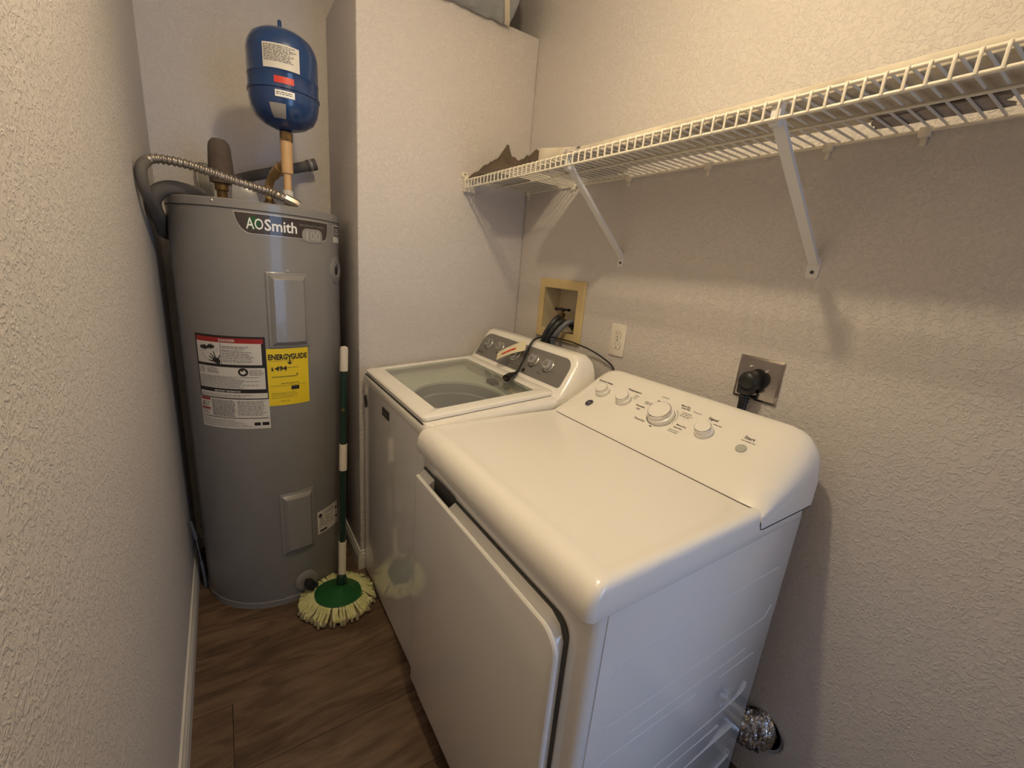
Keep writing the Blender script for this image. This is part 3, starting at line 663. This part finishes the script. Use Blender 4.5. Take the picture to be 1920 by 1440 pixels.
pn.prism(ppoly, wfn, -.002, .0018); wpn = pn.build('control_panel', M_panelgrey, ws, bevel=.0006, seg=1)
def wknob(u, v, r, h=.022):
    c = Vector(wfn(u, v, .0015))
    k = MB().lathe([(r*1.12, 0), (r*1.12, .004), (r, .006), (r*.96, h*.8), (r*.85, h), (.001, h)], c, WN, n=24).build('knob', M_knob, ws)
    MB().lathe([(r*1.16, .0), (r*1.16, .004), (r*1.06, .0065), (r*1.01, .0068)], c, WN, n=24).build('knob_ring', M_chrome, k)
    q = MB(); q.prism([(u-.0016, v-r*.8), (u+.0016, v-r*.8), (u+.0016, v+r*.8), (u-.0016, v+r*.8)], wfn, h+.001, h+.0035); q.build('knob_pointer', M_chrome, k)
    MB().lathe([(r*.42, h), (r*.40, h+.003), (.001, h+.003)], c, WN, n=16).build('knob_cap', M_panelgrey, k)
for u, v, r in ((.118, .072, .019), (.212, .072, .019), (.330, .070, .027), (.457, .070, .021), (.548, .070, .021)): wknob(u, v, r)
g = MB(); put_text(g, 'MAYTAG', .0115, .062, .018, wfn, .0021, bold=.0004); g.build('brand_lettering', M_ink, wpn)['kind'] = 'stuff'
g = MB()
for u, v, s in ((.108, .040, 'Load'), (.196, .040, 'Fabric'), (.285, .098, 'Normal'), (.285, .085, 'Heavy'), (.290, .060, 'Rinse'), (.380, .095, 'Bulky'), (.380, .083, 'Delicate'), (.445, .040, 'Temp'), (.535, .040, 'Soil'), (.5, .028, 'Options')):
    put_text(g, s, .0085, u, v, wfn, .0021, bold=.0001)
for k in range(8): patch(g, .30+.013*k, .306+.013*k, .012, .016, wfn, .0021); patch(g, .30+.013*k, .306+.013*k, .022, .026, wfn, .0021)
poly_patch(g, rrect(.415, .432, .012, .026, .002), wfn, .0021); g.build('panel_print', M_ink, wpn)['kind'] = 'stuff'
# front badges
g = MB(); g.box(WX0-.0035, WX0, -.350, -.275, .836, .868); bb = g.build('front_badge', M_badge, ws, bevel=.001, seg=1)
g = MB(); put_text(g, 'MAYTAG', .012, .283, .847, lambda u, v, d: (WX0-.0036-d, -u, v), .0004, bold=.0003, sx=.95); g.build('badge_lettering', M_pill, bb)['kind'] = 'stuff'
MB().lathe([(.026, -.001), (.026, .0022), (.023, .003), (.001, .003)], (WX0, -.048, .817), (-1, 0, 0), n=24).build('round_badge', M_badge, ws)

# power cord with tag lying over the washer console
pc = thing('power_cord', 'black power cord with paper tag lying over the washer console', 'cord', (-.33, -.47, .98))
cpth = spline([(-.080, -.388, .98), (-.082, -.388, 1.06), (-.095, -.389, 1.117), (-.14, -.39, 1.128), (-.180, -.395, 1.115), (-.207, -.398, 1.075), (-.225, -.402, 1.04), (-.252, -.418, 1.012), (-.272, -.43, .992)], 7)
MB().tube(cpth, .0042, 10).build('cord', M_black, pc)
MB().tube(spline([(-.258, -.422, 1.006), (-.275, -.432, 1.0), (-.292, -.442, .9985), (-.315, -.455, .9975), (-.338, -.468, .9945)], 4), .008, 12, radii=[.0055]*3+[.0075]*3+[.0095]*2+[.0125]*3+[.0155]*6, squash=(1, 1, .85)).build('plug', M_black, pc)
MB().box(-.354, -.336, -.464, -.459, .994, .9955).build('prong', M_brass, pc)
MB().box(-.354, -.336, -.478, -.473, .994, .9955).build('prong', M_brass, pc)
g = MB(); tn = 10; secs = []
for i in range(tn+1):
    t = i/tn; c = Vector((-.196, -.386, 1.092)).lerp(Vector((-.262, -.285, 1.028)), t) + WN*(.010 + .007*math.sin(t*PI))
    w = Vector((-.30, -.35, -.55)).normalized()*.023*(1-.3*t)
    secs.append([c-w, c+w, c+w+WN*.0006, c-w+WN*.0006])
g.loft(secs); tg = g.build('paper_tag', M_tag, pc)
g = MB()
for i in range(3, 8):
    a = Vector(secs[i][2]); b = Vector(secs[i+1][2]); c0 = Vector(secs[i][3]); d0 = Vector(secs[i+1][3])
    g.add([a.lerp(c0, .35)+WN*.0006, b.lerp(d0, .35)+WN*.0006, b.lerp(d0, .55)+WN*.0006, a.lerp(c0, .55)+WN*.0006], [(0, 1, 2, 3)])
g.build('tag_print', M_redbright, tg)['kind'] = 'stuff'

# ------------------------------------------------------------------ recessed washer box in the right wall
ob = thing('washer_outlet_box', 'almond recessed water supply box in the wall above the washer', 'outlet box', (0, -.32, 1.105))
fr_o = rrect(-.470, -.178, 1.104, 1.355, .004, 2); fr_i = rrect(-.429, -.211, 1.140, 1.317, .004, 2)
F = lambda x, P: [(x, a, b) for a, b in P]
MB().loft([F(-.0005, fr_o), F(-.006, fr_o), F(-.010, rrect(-.466, -.182, 1.108, 1.351, .004, 2)), F(-.009, rrect(-.431, -.209, 1.138, 1.319, .004, 2)), F(-.006, fr_i), F(.003, fr_i)], caps=False).build('frame', M_almond, ob, smooth=20)
MB().loft([F(.002, fr_i), F(.088, fr_i)], caps=False).build('box_sides', M_almond2, ob, smooth=20)
MB().box(.086, .09, -.429, -.211, 1.140, 1.317).build('box_back', M_almond2, ob)
for k, (y, z) in enumerate(((-.285, 1.212), (-.392, 1.168))):
    vb = MB().lathe([(.012, 0), (.012, .03), (.015, .032), (.015, .045), (.008, .047), (.006, .062)], (.045, y, z-.045), n=12)
    vb.tube([(.045, y, z-.03), (.02, y, z-.032)], .011, 10); vb.build('valve', M_brass, ob)
    h = MB().tube([(.045, y, z+.012), (.045, y, z+.022)], .009, 10); h.tube([(.03, y-.025, z+.017), (.06, y+.025, z+.017)], .005, 8); h.tube([(.06, y-.025, z+.017), (.03, y+.025, z+.017)], .005, 8)
    for sx, sy in ((-.015, -.025), (.015, .025), (.015, -.025), (-.015, .025)): h.lathe([(.001, -.007), (.007, -.004), (.007, .004), (.001, .007)], (.045+sx, y+sy, z+.017), n=8)
    h.build('valve_handle', M_black, ob)
MB().tube([(.06, -.41, 1.14), (.06, -.41, 1.175)], .014, 12).build('drain_port', M_dark, ob)
def hose(name, label, pts, r, m):
    return tag(MB().tube(spline(pts, 8), r, 12).build(name, m), label, 'hose', 'washer hoses')
hose('supply_hose', 'thick black supply hose leaving the valve of the almond wall box', [(.03, -.290, 1.172), (.012, -.312, 1.194), (-.022, -.336, 1.198), (-.050, -.336, 1.168), (-.060, -.314, 1.12), (-.060, -.300, 1.04), (-.057, -.295, .8)], .0120, M_hose)
hose('supply_hose', 'black supply hose squeezed between the valve hose and the grey drain hose', [(.035, -.388, 1.158), (.010, -.372, 1.182), (-.022, -.364, 1.186), (-.049, -.358, 1.160), (-.060, -.338, 1.11), (-.060, -.326, 1.03), (-.057, -.32, .8)], .0110, M_hose)
dh = thing('drain_hose', 'grey drain hose arching into the drain port of the almond wall box', 'hose', (.055, -.41, 1.14), 'washer hoses')
dpth = spline([(.055, -.408, 1.142), (.050, -.412, 1.170), (.022, -.412, 1.190), (-.012, -.404, 1.192), (-.044, -.390, 1.160), (-.058, -.366, 1.11), (-.058, -.352, 1.03), (-.057, -.345, .8)], 8)
MB().tube(dpth, .0108, 12).build('hose_tube', M_hosegrey, dh)
MB().tube(dpth[:15], .0150, 12).build('hose_cuff', M_black, dh)
tag(MB().tube(spline([(-.078, -.335, 1.13), (-.076, -.375, 1.128), (-.045, -.47, 1.122), (-.02, -.56, 1.105), (-.012, -.648, 1.078), (-.012, -.68, 1.05), (-.014, -.70, .98)], 7), .0030, 8).build('thin_cable', M_black), 'thin black cable drooping along the wall behind the washer', 'cable')

# ------------------------------------------------------------------ duplex outlet
oc = (-.6665, 1.1653)
du = thing('wall_outlet', 'white duplex wall outlet above the washer console', 'outlet', (0, oc[0], oc[1]-.057))
wl_ = lambda u, v, d: (-d, oc[0]-u, oc[1]+v)
MB().prism(rrect(-.035, .035, -.0572, .0572, .004, 3), wl_, 0, .0055).build('cover_plate', M_outlet, du, bevel=.0015)
for s in (1, -1):
    f_ = MB(); pts = [(.0172*math.cos(2*PI*i/28), s*.0195+max(-.0125, min(.0125, .0172*math.sin(2*PI*i/28)))) for i in range(28)]
    f_.prism(pts, wl_, .004, .0072); fo = f_.build('receptacle', M_outlet, du)
    g = MB(); poly_patch(g, [(-.0075, s*.0195+.001), (-.0052, s*.0195+.001), (-.0052, s*.0195+.0085), (-.0075, s*.0195+.0085)], wl_, .0075)
    poly_patch(g, [(.0052, s*.0195+.002), (.0073, s*.0195+.002), (.0073, s*.0195+.0085), (.0052, s*.0195+.0085)], wl_, .0075)
    poly_patch(g, [(.0026*math.cos(2*PI*i/10), s*.0195-.0065+.0026*math.sin(2*PI*i/10)) for i in range(10)], wl_, .0075); g.build('slots', M_dark, fo)
    g = MB(); pts2 = [(.0182*math.cos(2*PI*i/28), s*.0195+max(-.0135, min(.0135, .0182*math.sin(2*PI*i/28)))) for i in range(28)]; g.prism(pts2, wl_, .004, .0058); g.build('receptacle_rim', M_pill, fo)
MB().lathe([(.0032, .004), (.0032, .007), (.001, .0075)], (0, oc[0], oc[1]), (-1, 0, 0), n=10).build('screw', M_steel, du)

# ------------------------------------------------------------------ dryer outlet and plug
dc = (-1.1763, 1.1518)
do = thing('dryer_outlet', 'square steel dryer outlet plate on the right wall', 'outlet', (0, dc[0], dc[1]-.058))
dfn = lambda u, v, d: (-d, dc[0]-u, dc[1]+v)
hh = .0578
MB().loft([[dfn(a, b, 0) for a, b in rrect(-hh, hh, -hh, hh, .003, 2)], [dfn(a, b, .0035) for a, b in rrect(-hh, hh, -hh, hh, .003, 2)], [dfn(a, b, .007) for a, b in rrect(-hh+.006, hh-.006, -hh+.006, hh-.006, .002, 2)]]).build('cover_plate', M_plate, do, smooth=20)
MB().lathe([(.0275, .006), (.0275, .010), (.026, .0115), (.001, .0115)], (0, dc[0]-.004, dc[1]+.002), (-1, 0, 0), n=32).build('receptacle', M_black, do)
for u, v in ((-.022, .030), (.020, .026), (-.0, -.04)): MB().lathe([(.0042, .006), (.0042, .0125), (.0025, .014), (.0005, .014)], dfn(u, v, 0), (-1, 0, 0), n=12).build('screw', M_chrome, do)
pg = thing('dryer_plug', 'black dryer plug in the square steel outlet', 'plug', (-.012, dc[0], dc[1]))
b_ = MB(); secs = []
for d, r in ((.0118, .026), (.018, .0265), (.030, .0255), (.042, .0245), (.050, .021), (.053, .012)):
    secs.append([dfn(-.006+r*math.cos(2*PI*i/24), -.004+r*math.sin(2*PI*i/24)*1.05, d) for i in range(24)])
b_.loft(secs); b_.build('plug_body', M_black, pg, smooth=50)
b_ = MB(); b_.loft([[dfn(-.010+a, -.018+b, d) for a, b in rrect(-.018, .018, -.022, .014, .006, 3)] for d in (.016, .046)]); b_.build('cord_clamp', M_black, pg, bevel=.002)
b_ = MB().tube(spline([dfn(-.010, -.03, .030), dfn(-.012, -.055, .030), dfn(-.012, -.10, .030), dfn(-.012, -.25, .03), dfn(-.012, -.5, .03)], 5), .0115, 12); b_.build('cord', M_black, pg)
for k in range(4):
    b_ = MB().tube([dfn(-.011, -.036-.008*k, .030), dfn(-.011, -.040-.008*k, .030)], .0145-.0006*k, 12); b_.build('strain_relief', M_black, pg)

# ------------------------------------------------------------------ dryer
DX0, DX1, DY0, DY1 = -.745, -.088, -1.386, -.692
dr = thing('clothes_dryer', 'white front-loading clothes dryer in the foreground', 'dryer', ((DX0+DX1)/2, (DY0+DY1)/2, 0))
MB().box(DX0+.006, DX1-.004, DY0+.006, DY1-.006, .02, .880).build('inner_shell', M_dark, dr)
fp = rrect(DX0, -.7225, DY0, DY1, (.0005, .018, .018, .0005), 6)
MB().loft([[(a, b, .012) for a, b in fp], [(a, b, .884) for a, b in fp]]).build('front_panel', M_white, dr)
MB().box(-.7195, DX1, DY0, DY1, .012, .884).build('side_panel', M_white, dr, bevel=.003)
for x in (DX0+.05, DX1-.05):
    for y in (DY0+.05, DY1-.05): MB().lathe([(.02, 0), (.02, .008), (.01, .01), (.01, .02)], (x, y, 0), n=12).build('foot', M_black, dr)
# stamped ribs on the side
def rib(pts, r=.0035):
    g = MB().tube(spline([(x, DY0+.0028, z) for x, z in pts], 5), r, 8); g.build('stamped_rib', M_white, dr)
rib([(-.690, .735), (-.680, .750), (-.655, .763), (-.5, .763), (-.137, .760)])
rib([(-.685, .628), (-.633, .620), (-.4, .618), (-.17, .617), (-.135, .622), (-.117, .645)])
rib([(-.609, .562), (-.4, .556), (-.22, .552), (-.20, .557)])
rib([(-.690, .522), (-.663, .536), (-.6, .534), (-.384, .524)]); rib([(-.293, .518), (-.145, .514)])
rib([(-.60, .392), (-.469, .385), (-.171, .383), (-.136, .415)]); rib([(-.55, .345), (-.422, .340), (-.231, .330)])
rib([(-.690, .26), (-.655, .28), (-.3, .275), (-.14, .27)]); rib([(-.69, .15), (-.633, .142), (-.17, .14), (-.12, .165)])
# lid
def lsec(fi, si, z, r):      # fi: inset of the front edge, si: inset of the sides
    return [(a, b, z) for a, b in rrect(-.7685+fi, -.088-si*.2, -1.389+si, -.690-si, r, 7)]
ld_ = MB().loft([lsec(.010, .010, .8825, .014), lsec(.001, .001, .8825, .018), lsec(0, 0, .885, .018), lsec(.001, .0003, .905, .016), lsec(.004, .0008, .9195, .016), lsec(.010, .0018, .931, .016), lsec(.018, .004, .939, .016), lsec(.027, .008, .9435, .015), lsec(.038, .014, .946, .014), lsec(.050, .022, .9463, .013), lsec(.057, .030, .9446, .013), lsec(.066, .042, .9440, .013)])
ld_.build('lid', M_plastic, dr, smooth=40)
# console
ZB = .928
def csec(y, k):
    P = [(-.296, .907), (-.2965, .9440), (-.286, .9530), (-.255, .975), (-.13, 1.058), (-.105, 1.074), (-.092, 1.080), (-.078, 1.080), (-.068, 1.070), (-.064, 1.03), (-.064, .907)]
    return [(x, y, z if z < ZB else ZB + (z-ZB)*k) for x, z in P]
yc = (-1.3895-.6895)/2; half = .35
secs = []
for e, k in ((.3500, .34), (.3495, .45), (.3475, .56), (.343, .68), (.336, .78), (.326, .865), (.313, .93), (.297, .972), (.278, .994), (.258, 1.0)): secs.append(csec(yc - e, k))
secs.append(csec(yc, 1)); secs += [csec(2*yc - s[0][1], k) for s, k in zip(reversed(secs[:-1]), (1.0, .994, .972, .93, .865, .78, .68, .56, .45, .34))]
# the console's foot drops from the seam to the lid edge on the ends
MB().loft(secs).build('console', M_plastic, dr, smooth=34)
seam = [(-.2975, -.708, .9445), (-.2975, -1.0, .9445), (-.2975, -1.34, .9446), (-.2975, -1.362, .9455), (-.2975, -1.374, .9425), (-.2975, -1.3835, .934), (-.2965, -1.3885, .922), (-.294, -1.3897, .909), (-.284, -1.3897, .906), (-.2, -1.3897, .906), (-.066, -1.3897, .906)]
MB().tube(seam, .0013, 6).build('console_seam', M_gasket, dr)
CO = Vector((-.286, 0, .9530)); CV = Vector((.156, 0, .105)).normalized(); CU = Vector((0, -1, 0)); CN = Vector((-CV.z, 0, CV.x))
cfn = lambda u, v, d: tuple(CO + CU*u + CV*v + CN*d)
def dknob(u, v, r, h):
    c = Vector(cfn(u, v, .0005))
    k = MB().lathe([(r, 0), (r, h*.40), (r*.97, h*.46), (r*.88, h*.50), (r*.84, h*.94), (r*.78, h), (.001, h)], c, CN, n=32).build('knob', M_plastic, dr)
    MB().lathe([(r*.855, h*.74), (r*.885, h*.77), (r*.885, h*.90), (r*.83, h*.955)], c, CN, n=32).build('knob_ring', M_chrome, k)
    MB().lathe([(r*1.05, -.0004), (r*1.05, .0012), (r*.98, .0016)], c, CN, n=32).build('knob_skirt', M_chrome, k)
    return k
VK = .128
dknob(.802, VK-.003, .0225, .024); dknob(.890, VK-.003, .0235, .024); dknob(1.034, VK-.008, .0365, .030); dknob(1.164, VK-.005, .0235, .024)
g = MB()
for i in range(30):
    a = math.radians(150 + i*7.6) if i < 15 else math.radians(-80 + (i-15)*9.5)
    r0, r1 = .040, .0435
    w = .0022 if i < 15 else .0010
    d = Vector((math.cos(a), math.sin(a))); t = Vector((-d.y, d.x))*w; c = Vector((1.034, VK-.004))
    pts = [c+d*r0-t, c+d*r1-t, c+d*r1+t, c+d*r0+t]; g.add([cfn(p.x, p.y, .0012) for p in pts], [(0, 1, 2, 3)])
g.build('dial_marks', M_ink, dr)['kind'] = 'stuff'
st = MB().lathe([(.0125, 0), (.0125, .002), (.0115, .003), (.001, .003)], Vector(cfn(1.264, VK-.010, 0)), CN, n=24).build('start_button', M_start, dr)
g = MB()
for s, u, v, z in (('Extended Tumble', .745, .166, .0075), ('Temperature', .868, .170, .0088), ('Signal', 1.146, .168, .0105), ('Start', 1.252, .150, .0115), ('More Dry', 1.055, .180, .0065), ('Less Dry', 1.062, .172, .0065),
                   ('Easy Care', .985, .166, .006), ('Timed Dry', .968, .080, .0075), ('Dewrinkle', .938, .125, .0065), ('Fluff', .948, .113, .0065), ('More Dry', 1.088, .112, .0065), ('Less Dry', 1.086, .102, .0065), ('Min', 1.026, .074, .006)):
    put_text(g, s, z*1.12, u, v, cfn, .0012, bold=.00025)
print_lines(g, .955, .985, .142, .155, .006, .0022, cfn, .0012, rnd); print_lines(g, 1.075, 1.11, .145, .165, .0065, .0018, cfn, .0012, rnd); print_lines(g, 1.08, 1.115, .083, .098, .0065, .0018, cfn, .0012, rnd)
print_lines(g, .908, .925, .14, .165, .007, .0018, cfn, .0012, rnd); print_lines(g, 1.168, 1.19, .152, .163, .006, .0016, cfn, .0012, rnd); print_lines(g, 1.25, 1.285, .138, .147, .005, .0016, cfn, .0012, rnd)
g.build('console_lettering', M_grayink, dr)['kind'] = 'stuff'
g = MB(); put_text(g, 'Cottons', .0075, .985, .186, cfn, .0012); put_text(g, 'Cottons', .0075, 1.098, .172, cfn, .0012); g.build('console_lettering', M_rod, dr)['kind'] = 'stuff'
lg = MB().lathe([(.0145, 0), (.0145, .002), (.0125, .003), (.001, .003)], Vector(cfn(.796, .066, 0)), CN, n=24).build('brand_emblem', M_chrome, dr)
MB().lathe([(.0118, .002), (.0118, .0033), (.001, .0034)], Vector(cfn(.796, .066, 0)), CN, n=24).build('emblem_field', M_bluetint, lg)
g = MB(); put_text(g, 'GE', .0125, .796, .0618, cfn, .004, align='CENTER', shear=.3); g.build('emblem_lettering', M_silver, lg)['kind'] = 'stuff'
# door
door = MB(); dfx = lambda y, z, d: (d, y, z)
outer = rrect(-1.334, -.712, .10, .815, (.004, .045, .045, .004), 8)
door.loft([[(-.7635, a, b) for a, b in outer], [(-.7695, a, b) for a, b in outer], [(-.7725, a, b) for a, b in rrect(-1.331, -.715, .103, .8115, (.004, .043, .043, .004), 8)], [(-.7732, a, b) for a, b in rrect(-1.327, -.719, .107, .807, (.004, .04, .04, .004), 8)]])
dd = door.build('door', M_white, dr, smooth=30)
lay = [(-1.330, .104), (-.716, .104), (-.716, .826), (-.785, .826), (-.788, .785), (-.905, .785), (-.909, .826), (-1.288, .826), (-1.312, .815), (-1.326, .790)]
b_ = MB().loft([[(-.7480, a, b) for a, b in lay], [(-.7640, a, b - (.011 if b > .81 else 0)) for a, b in lay]]); b_.build('door_inner', M_white, dd)
b_ = MB().box(-.764, -.7485, -.904, -.789, .780, .788); b_.build('handle_pocket', M_dark, dd)
b_ = MB().box(-.7495, -.7478, -.905, -.787, .786, .838); b_.build('pocket_back', M_gasket, dd)
g_o = rrect(-1.3345, -.711, .099, .8325, (.004, .034, .045, .004), 8)
MB().loft([[(-.7450, a, b) for a, b in g_o], [(-.7484, a, b) for a, b in g_o]]).build('door_gasket', M_gasket, dr)

# ------------------------------------------------------------------ foil vent duct behind the dryer
fd = thing('vent_duct', 'crinkled foil vent duct behind the dryer near the floor', 'duct', (-.04, -1.36, 0))
path = spline([(-.043, -1.05, .17), (-.043, -1.20, .175), (-.043, -1.31, .185), (-.038, -1.372, .190), (-.020, -1.402, .190), (.004, -1.408, .190)], 12)
fm = MB(); P = [Vector(p) for p in path]; secs = []
for i, p in enumerate(P):
    t = (P[min(i+1, len(P)-1)] - P[max(i-1, 0)]).normalized(); sd = t.cross(Vector((0, 0, 1))).normalized()
    w = .034; sec = []
    for j in range(40):
        a = 2*PI*j/40; nz_ = noise.noise(Vector((i*1.1, math.cos(a)*3.2+5, math.sin(a)*3.2)))*.007 + .0035*math.sin(i*2.6 + 1.5*math.sin(3*a))
        sec.append(p + sd*math.cos(a)*(w+nz_) + Vector((0, 0, 1))*math.sin(a)*(.058+nz_))
    secs.append(sec)
fm.loft(secs); fm.build('foil_tube', M_foil, fd, smooth=0)
cr_ = MB().lathe([(.050, 0), (.0575, .003), (.0585, .0)], (-.001, -1.408, .190), (-1, 0, 0), n=40); cr_.build('wall_collar', M_steel, fd)

# ------------------------------------------------------------------ wire shelf
SZ, SD = 1.7155, .3187
sh = thing('wire_shelf', 'white wire shelf mounted along the right wall', 'shelf', (0, -1.1, SZ))
SY0, SY1 = -2.20, -.022
for x, z, r in ((-SD, SZ-.004, .0034), (-SD-.001, SZ-.0325, .0034), (-.158, SZ-.0055, .0030), (-.006, SZ-.0055, .0034)):
    MB().tube([(x, SY0, z), (x, SY1, z)], r, 10).build('rail', M_shelf, sh)
w0 = None; y = SY1-.006
while y > SY0:
    if w0 is None:
        w0 = MB().tube([(-.003, y, SZ), (-.16, y, SZ), (-SD+.004, y, SZ), (-SD-.0035, y, SZ-.0025), (-SD-.0045, y, SZ-.010), (-SD-.0045, y, SZ-.034)], .0024, 6).build('wire', M_shelf, sh, smooth=60)
        yw = y
    else: clone(w0, sh, (0, y-yw, 0))
    y -= .02555
eb = MB().box(-.322, -.272, -.024, 0, SZ-.046, SZ+.014); e1 = eb.build('end_bracket', M_shelf, sh, bevel=.004)
MB().box(-.330, -.300, -.005, 0, SZ+.010, SZ+.030).build('bracket_tab', M_shelf, e1, bevel=.003)
MB().lathe([(.003, 0), (.003, .0065), (.001, .007)], (-.315, 0, SZ+.021), (0, -1, 0), n=8).build('screw', M_gasket, e1)
for y in (-.02, -.33, -.613, -.91, -1.21, -1.378, -1.75):
    c = MB().box(-.011, 0, y-.010, y+.010, SZ-.018, SZ+.001); c.box(-.006, 0, y-.005, y+.005, SZ-.034, SZ-.016); c.build('wall_clip', M_shelf, sh, bevel=.002)
def bracket(yb, yt, label):
    t = thing('shelf_bracket', label, 'bracket', (0, yb, 1.42), 'brackets holding up the wire shelf')
    wdt = .0105
    p = MB(); poly = rrect(yb-.0135, yb+.0135, 1.419, 1.468, .004, 2)
    p.loft([[(-.0003, a, b) for a, b in poly], [(-.003, a, b) for a, b in poly]]); p.build('wall_plate', M_bracket, t)
    A = Vector((-.003, yb, 1.455)); B = Vector((-.300, yt, 1.688)); D = (B-A).normalized(); N = Vector((-D.z, 0, D.x)); Lr = Vector((0, 1, 0))
    if N.z > 0: N = -N
    # channel section strut
    sec = lambda c: [c-Lr*wdt, c+Lr*wdt, c+Lr*wdt-N*.009, c+Lr*(wdt-.0015)-N*.009, c+Lr*(wdt-.0015)-N*.0015, c-Lr*(wdt-.0015)-N*.0015, c-Lr*(wdt-.0015)-N*.009, c-Lr*wdt-N*.009]
    MB().loft([sec(A+N*.006), sec(B+N*.006)]).build('strut', M_bracket, t, smooth=20)
    h = MB().box(-.3145, -.298, yt-.009, yt+.009, 1.674, 1.7125); h.build('hook', M_bracket, t, bevel=.002)
    MB().lathe([(.0042, .002), (.0042, .0055), (.001, .006)], (0, yb, 1.433), (-1, 0, 0), n=10).build('screw', M_gasket, t)
bracket(-.6265, -.655, 'diagonal white shelf bracket above the almond wall box')
bracket(-1.240, -1.246, 'diagonal white shelf bracket above the dryer')

# things on the shelf
SW = SZ + .0026
bdz = thing('white_board', 'long flat white board lying on the wire shelf', 'board', (-.18, -1.4, SW))
bp_ = [(-.281, SW), (-.046, SW+.0125), (-.047, SW+.0335), (-.282, SW+.021)]
MB().loft([[(x, -2.18, z) for x, z in bp_], [(x, -.64, z) for x, z in bp_]]).build('board_body', M_board, bdz, bevel=.002)
wb = MB(); a_, b_, lo1, hi1 = -.665, -.435, SW+.0245, SW+.0015
wb.loft([[(x, -.445, z) for x, z in ((-.268, SW+.001), (-.035, SW+.001), (-.035, SW+.058), (-.268, SW+.056))], [(x, -.632, z) for x, z in ((-.268, SW+.001), (-.035, SW+.001), (-.035, SW+.032), (-.268, SW+.030))]])
tag(wb.build('white_carton', M_board, bevel=.003), 'small wedge-shaped white carton at the far end of the shelf', 'carton')
def blob(name, m, label, cat, x0, x1, y0, y1, hfn, nx=26, ny=26, seed=0, base=SW, rough=1.):
    g = MB(); vs = []; fs = []
    for i in range(nx+1):
        for j in range(ny+1):
            s, t = i/nx, j/ny; e = max(0, min(1, min(s, 1-s, t, 1-t)*7)); e = e*(2-e)
            x = x0+(x1-x0)*s; y = y0+(y1-y0)*t
            n_ = noise.noise(Vector((s*4+seed, t*4, seed*2.1)))*.5 + noise.noise(Vector((s*10, t*10+seed, 3)))*.22*rough - (rough-1)*abs(noise.noise(Vector((s*7+3, t*7+seed, 11))))*.55
            x += .018*noise.noise(Vector((s*3, t*3, seed+9))); y += .018*noise.noise(Vector((s*3, t*3, seed+19)))
            vs.append((x, y, base + .002 + e*max(.003, hfn(s, t)*(1+n_*.8))))
    n = ny+1; bottom = len(vs); vs += [(v[0], v[1], base+.0005) for v in vs]
    for i in range(nx):
        for j in range(ny):
            a = i*n+j; fs.append((a, a+n, a+n+1, a+1)); fs.append((bottom+a, bottom+a+1, bottom+a+n+1, bottom+a+n))
    rim = [i*n for i in range(nx+1)] + [nx*n+j for j in range(1, n)] + [i*n+ny for i in range(nx-1, -1, -1)] + [j for j in range(ny-1, 0, -1)]
    for a, b in zip(rim, rim[1:]+rim[:1]): fs.append((a, b, bottom+b, bottom+a))
    g.add(vs, fs); return tag(g.build(name, m, smooth=50), label, cat)
def hill(s, t, cs, ct, w, h): return h*math.exp(-((s-cs)**2+(t-ct)**2)/w**2)
blob('brown_cloth', M_cloth, 'crumpled dark brown cloth heaped at the far end of the shelf', 'cloth', -.315, -.015, -.255, -.03,
     lambda s, t: .030 + hill(s, t, .42, .62, .22, .060) + hill(s, t, .43, .60, .045, .075) + hill(s, t, .25, .5, .12, .03) + hill(s, t, .80, .5, .22, .075) + hill(s, t, .95, .35, .2, .03), nx=44, ny=44, seed=2, rough=1.7)
blob('grey_rag', M_greycloth, 'dark grey rag tucked under the long white board', 'rag', -.100, -.036, -1.50, -1.31, lambda s, t: .0055, 12, 26, seed=5)
blob('grey_wrapper', M_greycloth, 'small grey crumpled wrapper on the shelf edge beside the white carton', 'wrapper', -.312, -.286, -.70, -.645, lambda s, t: .012, 10, 10, seed=8)

# ------------------------------------------------------------------ insulated duct on top of the boxed-out wall
dj = thing('insulated_duct', 'grey plastic-wrapped duct resting on top of the boxed-out wall', 'duct', (-.40, .12, ZT))
def jrow(s_, a, grow=0.):
    e = math.sqrt(max(0.0, 1-(1-min(s_/.07, 1))**2))*(1 if s_ < .85 else math.sqrt(max(0.0, 1-((s_-.85)/.15)**2))); e = max(e, .03)
    k = 1 + .05*noise.noise(Vector((s_*9, math.cos(a)*2, math.sin(a)*2))) + .018*math.sin(s_*60)
    y = .055 + (.165*e*k + grow)*math.cos(a); z = ZT + .10 + (.125*e*k + grow)*math.sin(a)
    if y > -.003: z = max(z, ZT+.001)
    else: z = max(z, ZT-.024*min(1, (-.003-y)/.014))
    return y, z
secs = []; NX = 40
for i in range(NX+1):
    s_ = i/NX; secs.append([(-.138 - s_*.53, *jrow(s_, 2*PI*j/44)) for j in range(44)])
MB().loft(secs).build('jacket', M_jacket, dj, smooth=60)
st_ = MB(); secs = []
for k in range(30):
    a = math.radians(244 - k*5); x = -.176 - (244-math.degrees(a))*.0014
    y, z = jrow((-.138-x)/.53, a, .003); y2, z2 = jrow((-.138-x)/.53, a, .006)
    if z < ZT: y -= .002; y2 -= .004
    secs.append([(x-.011, y, z), (x+.011, y, z), (x+.011, y2, z2+.0005), (x-.011, y2, z2+.0005)])
st_.loft(secs).build('strap', M_strap, dj)
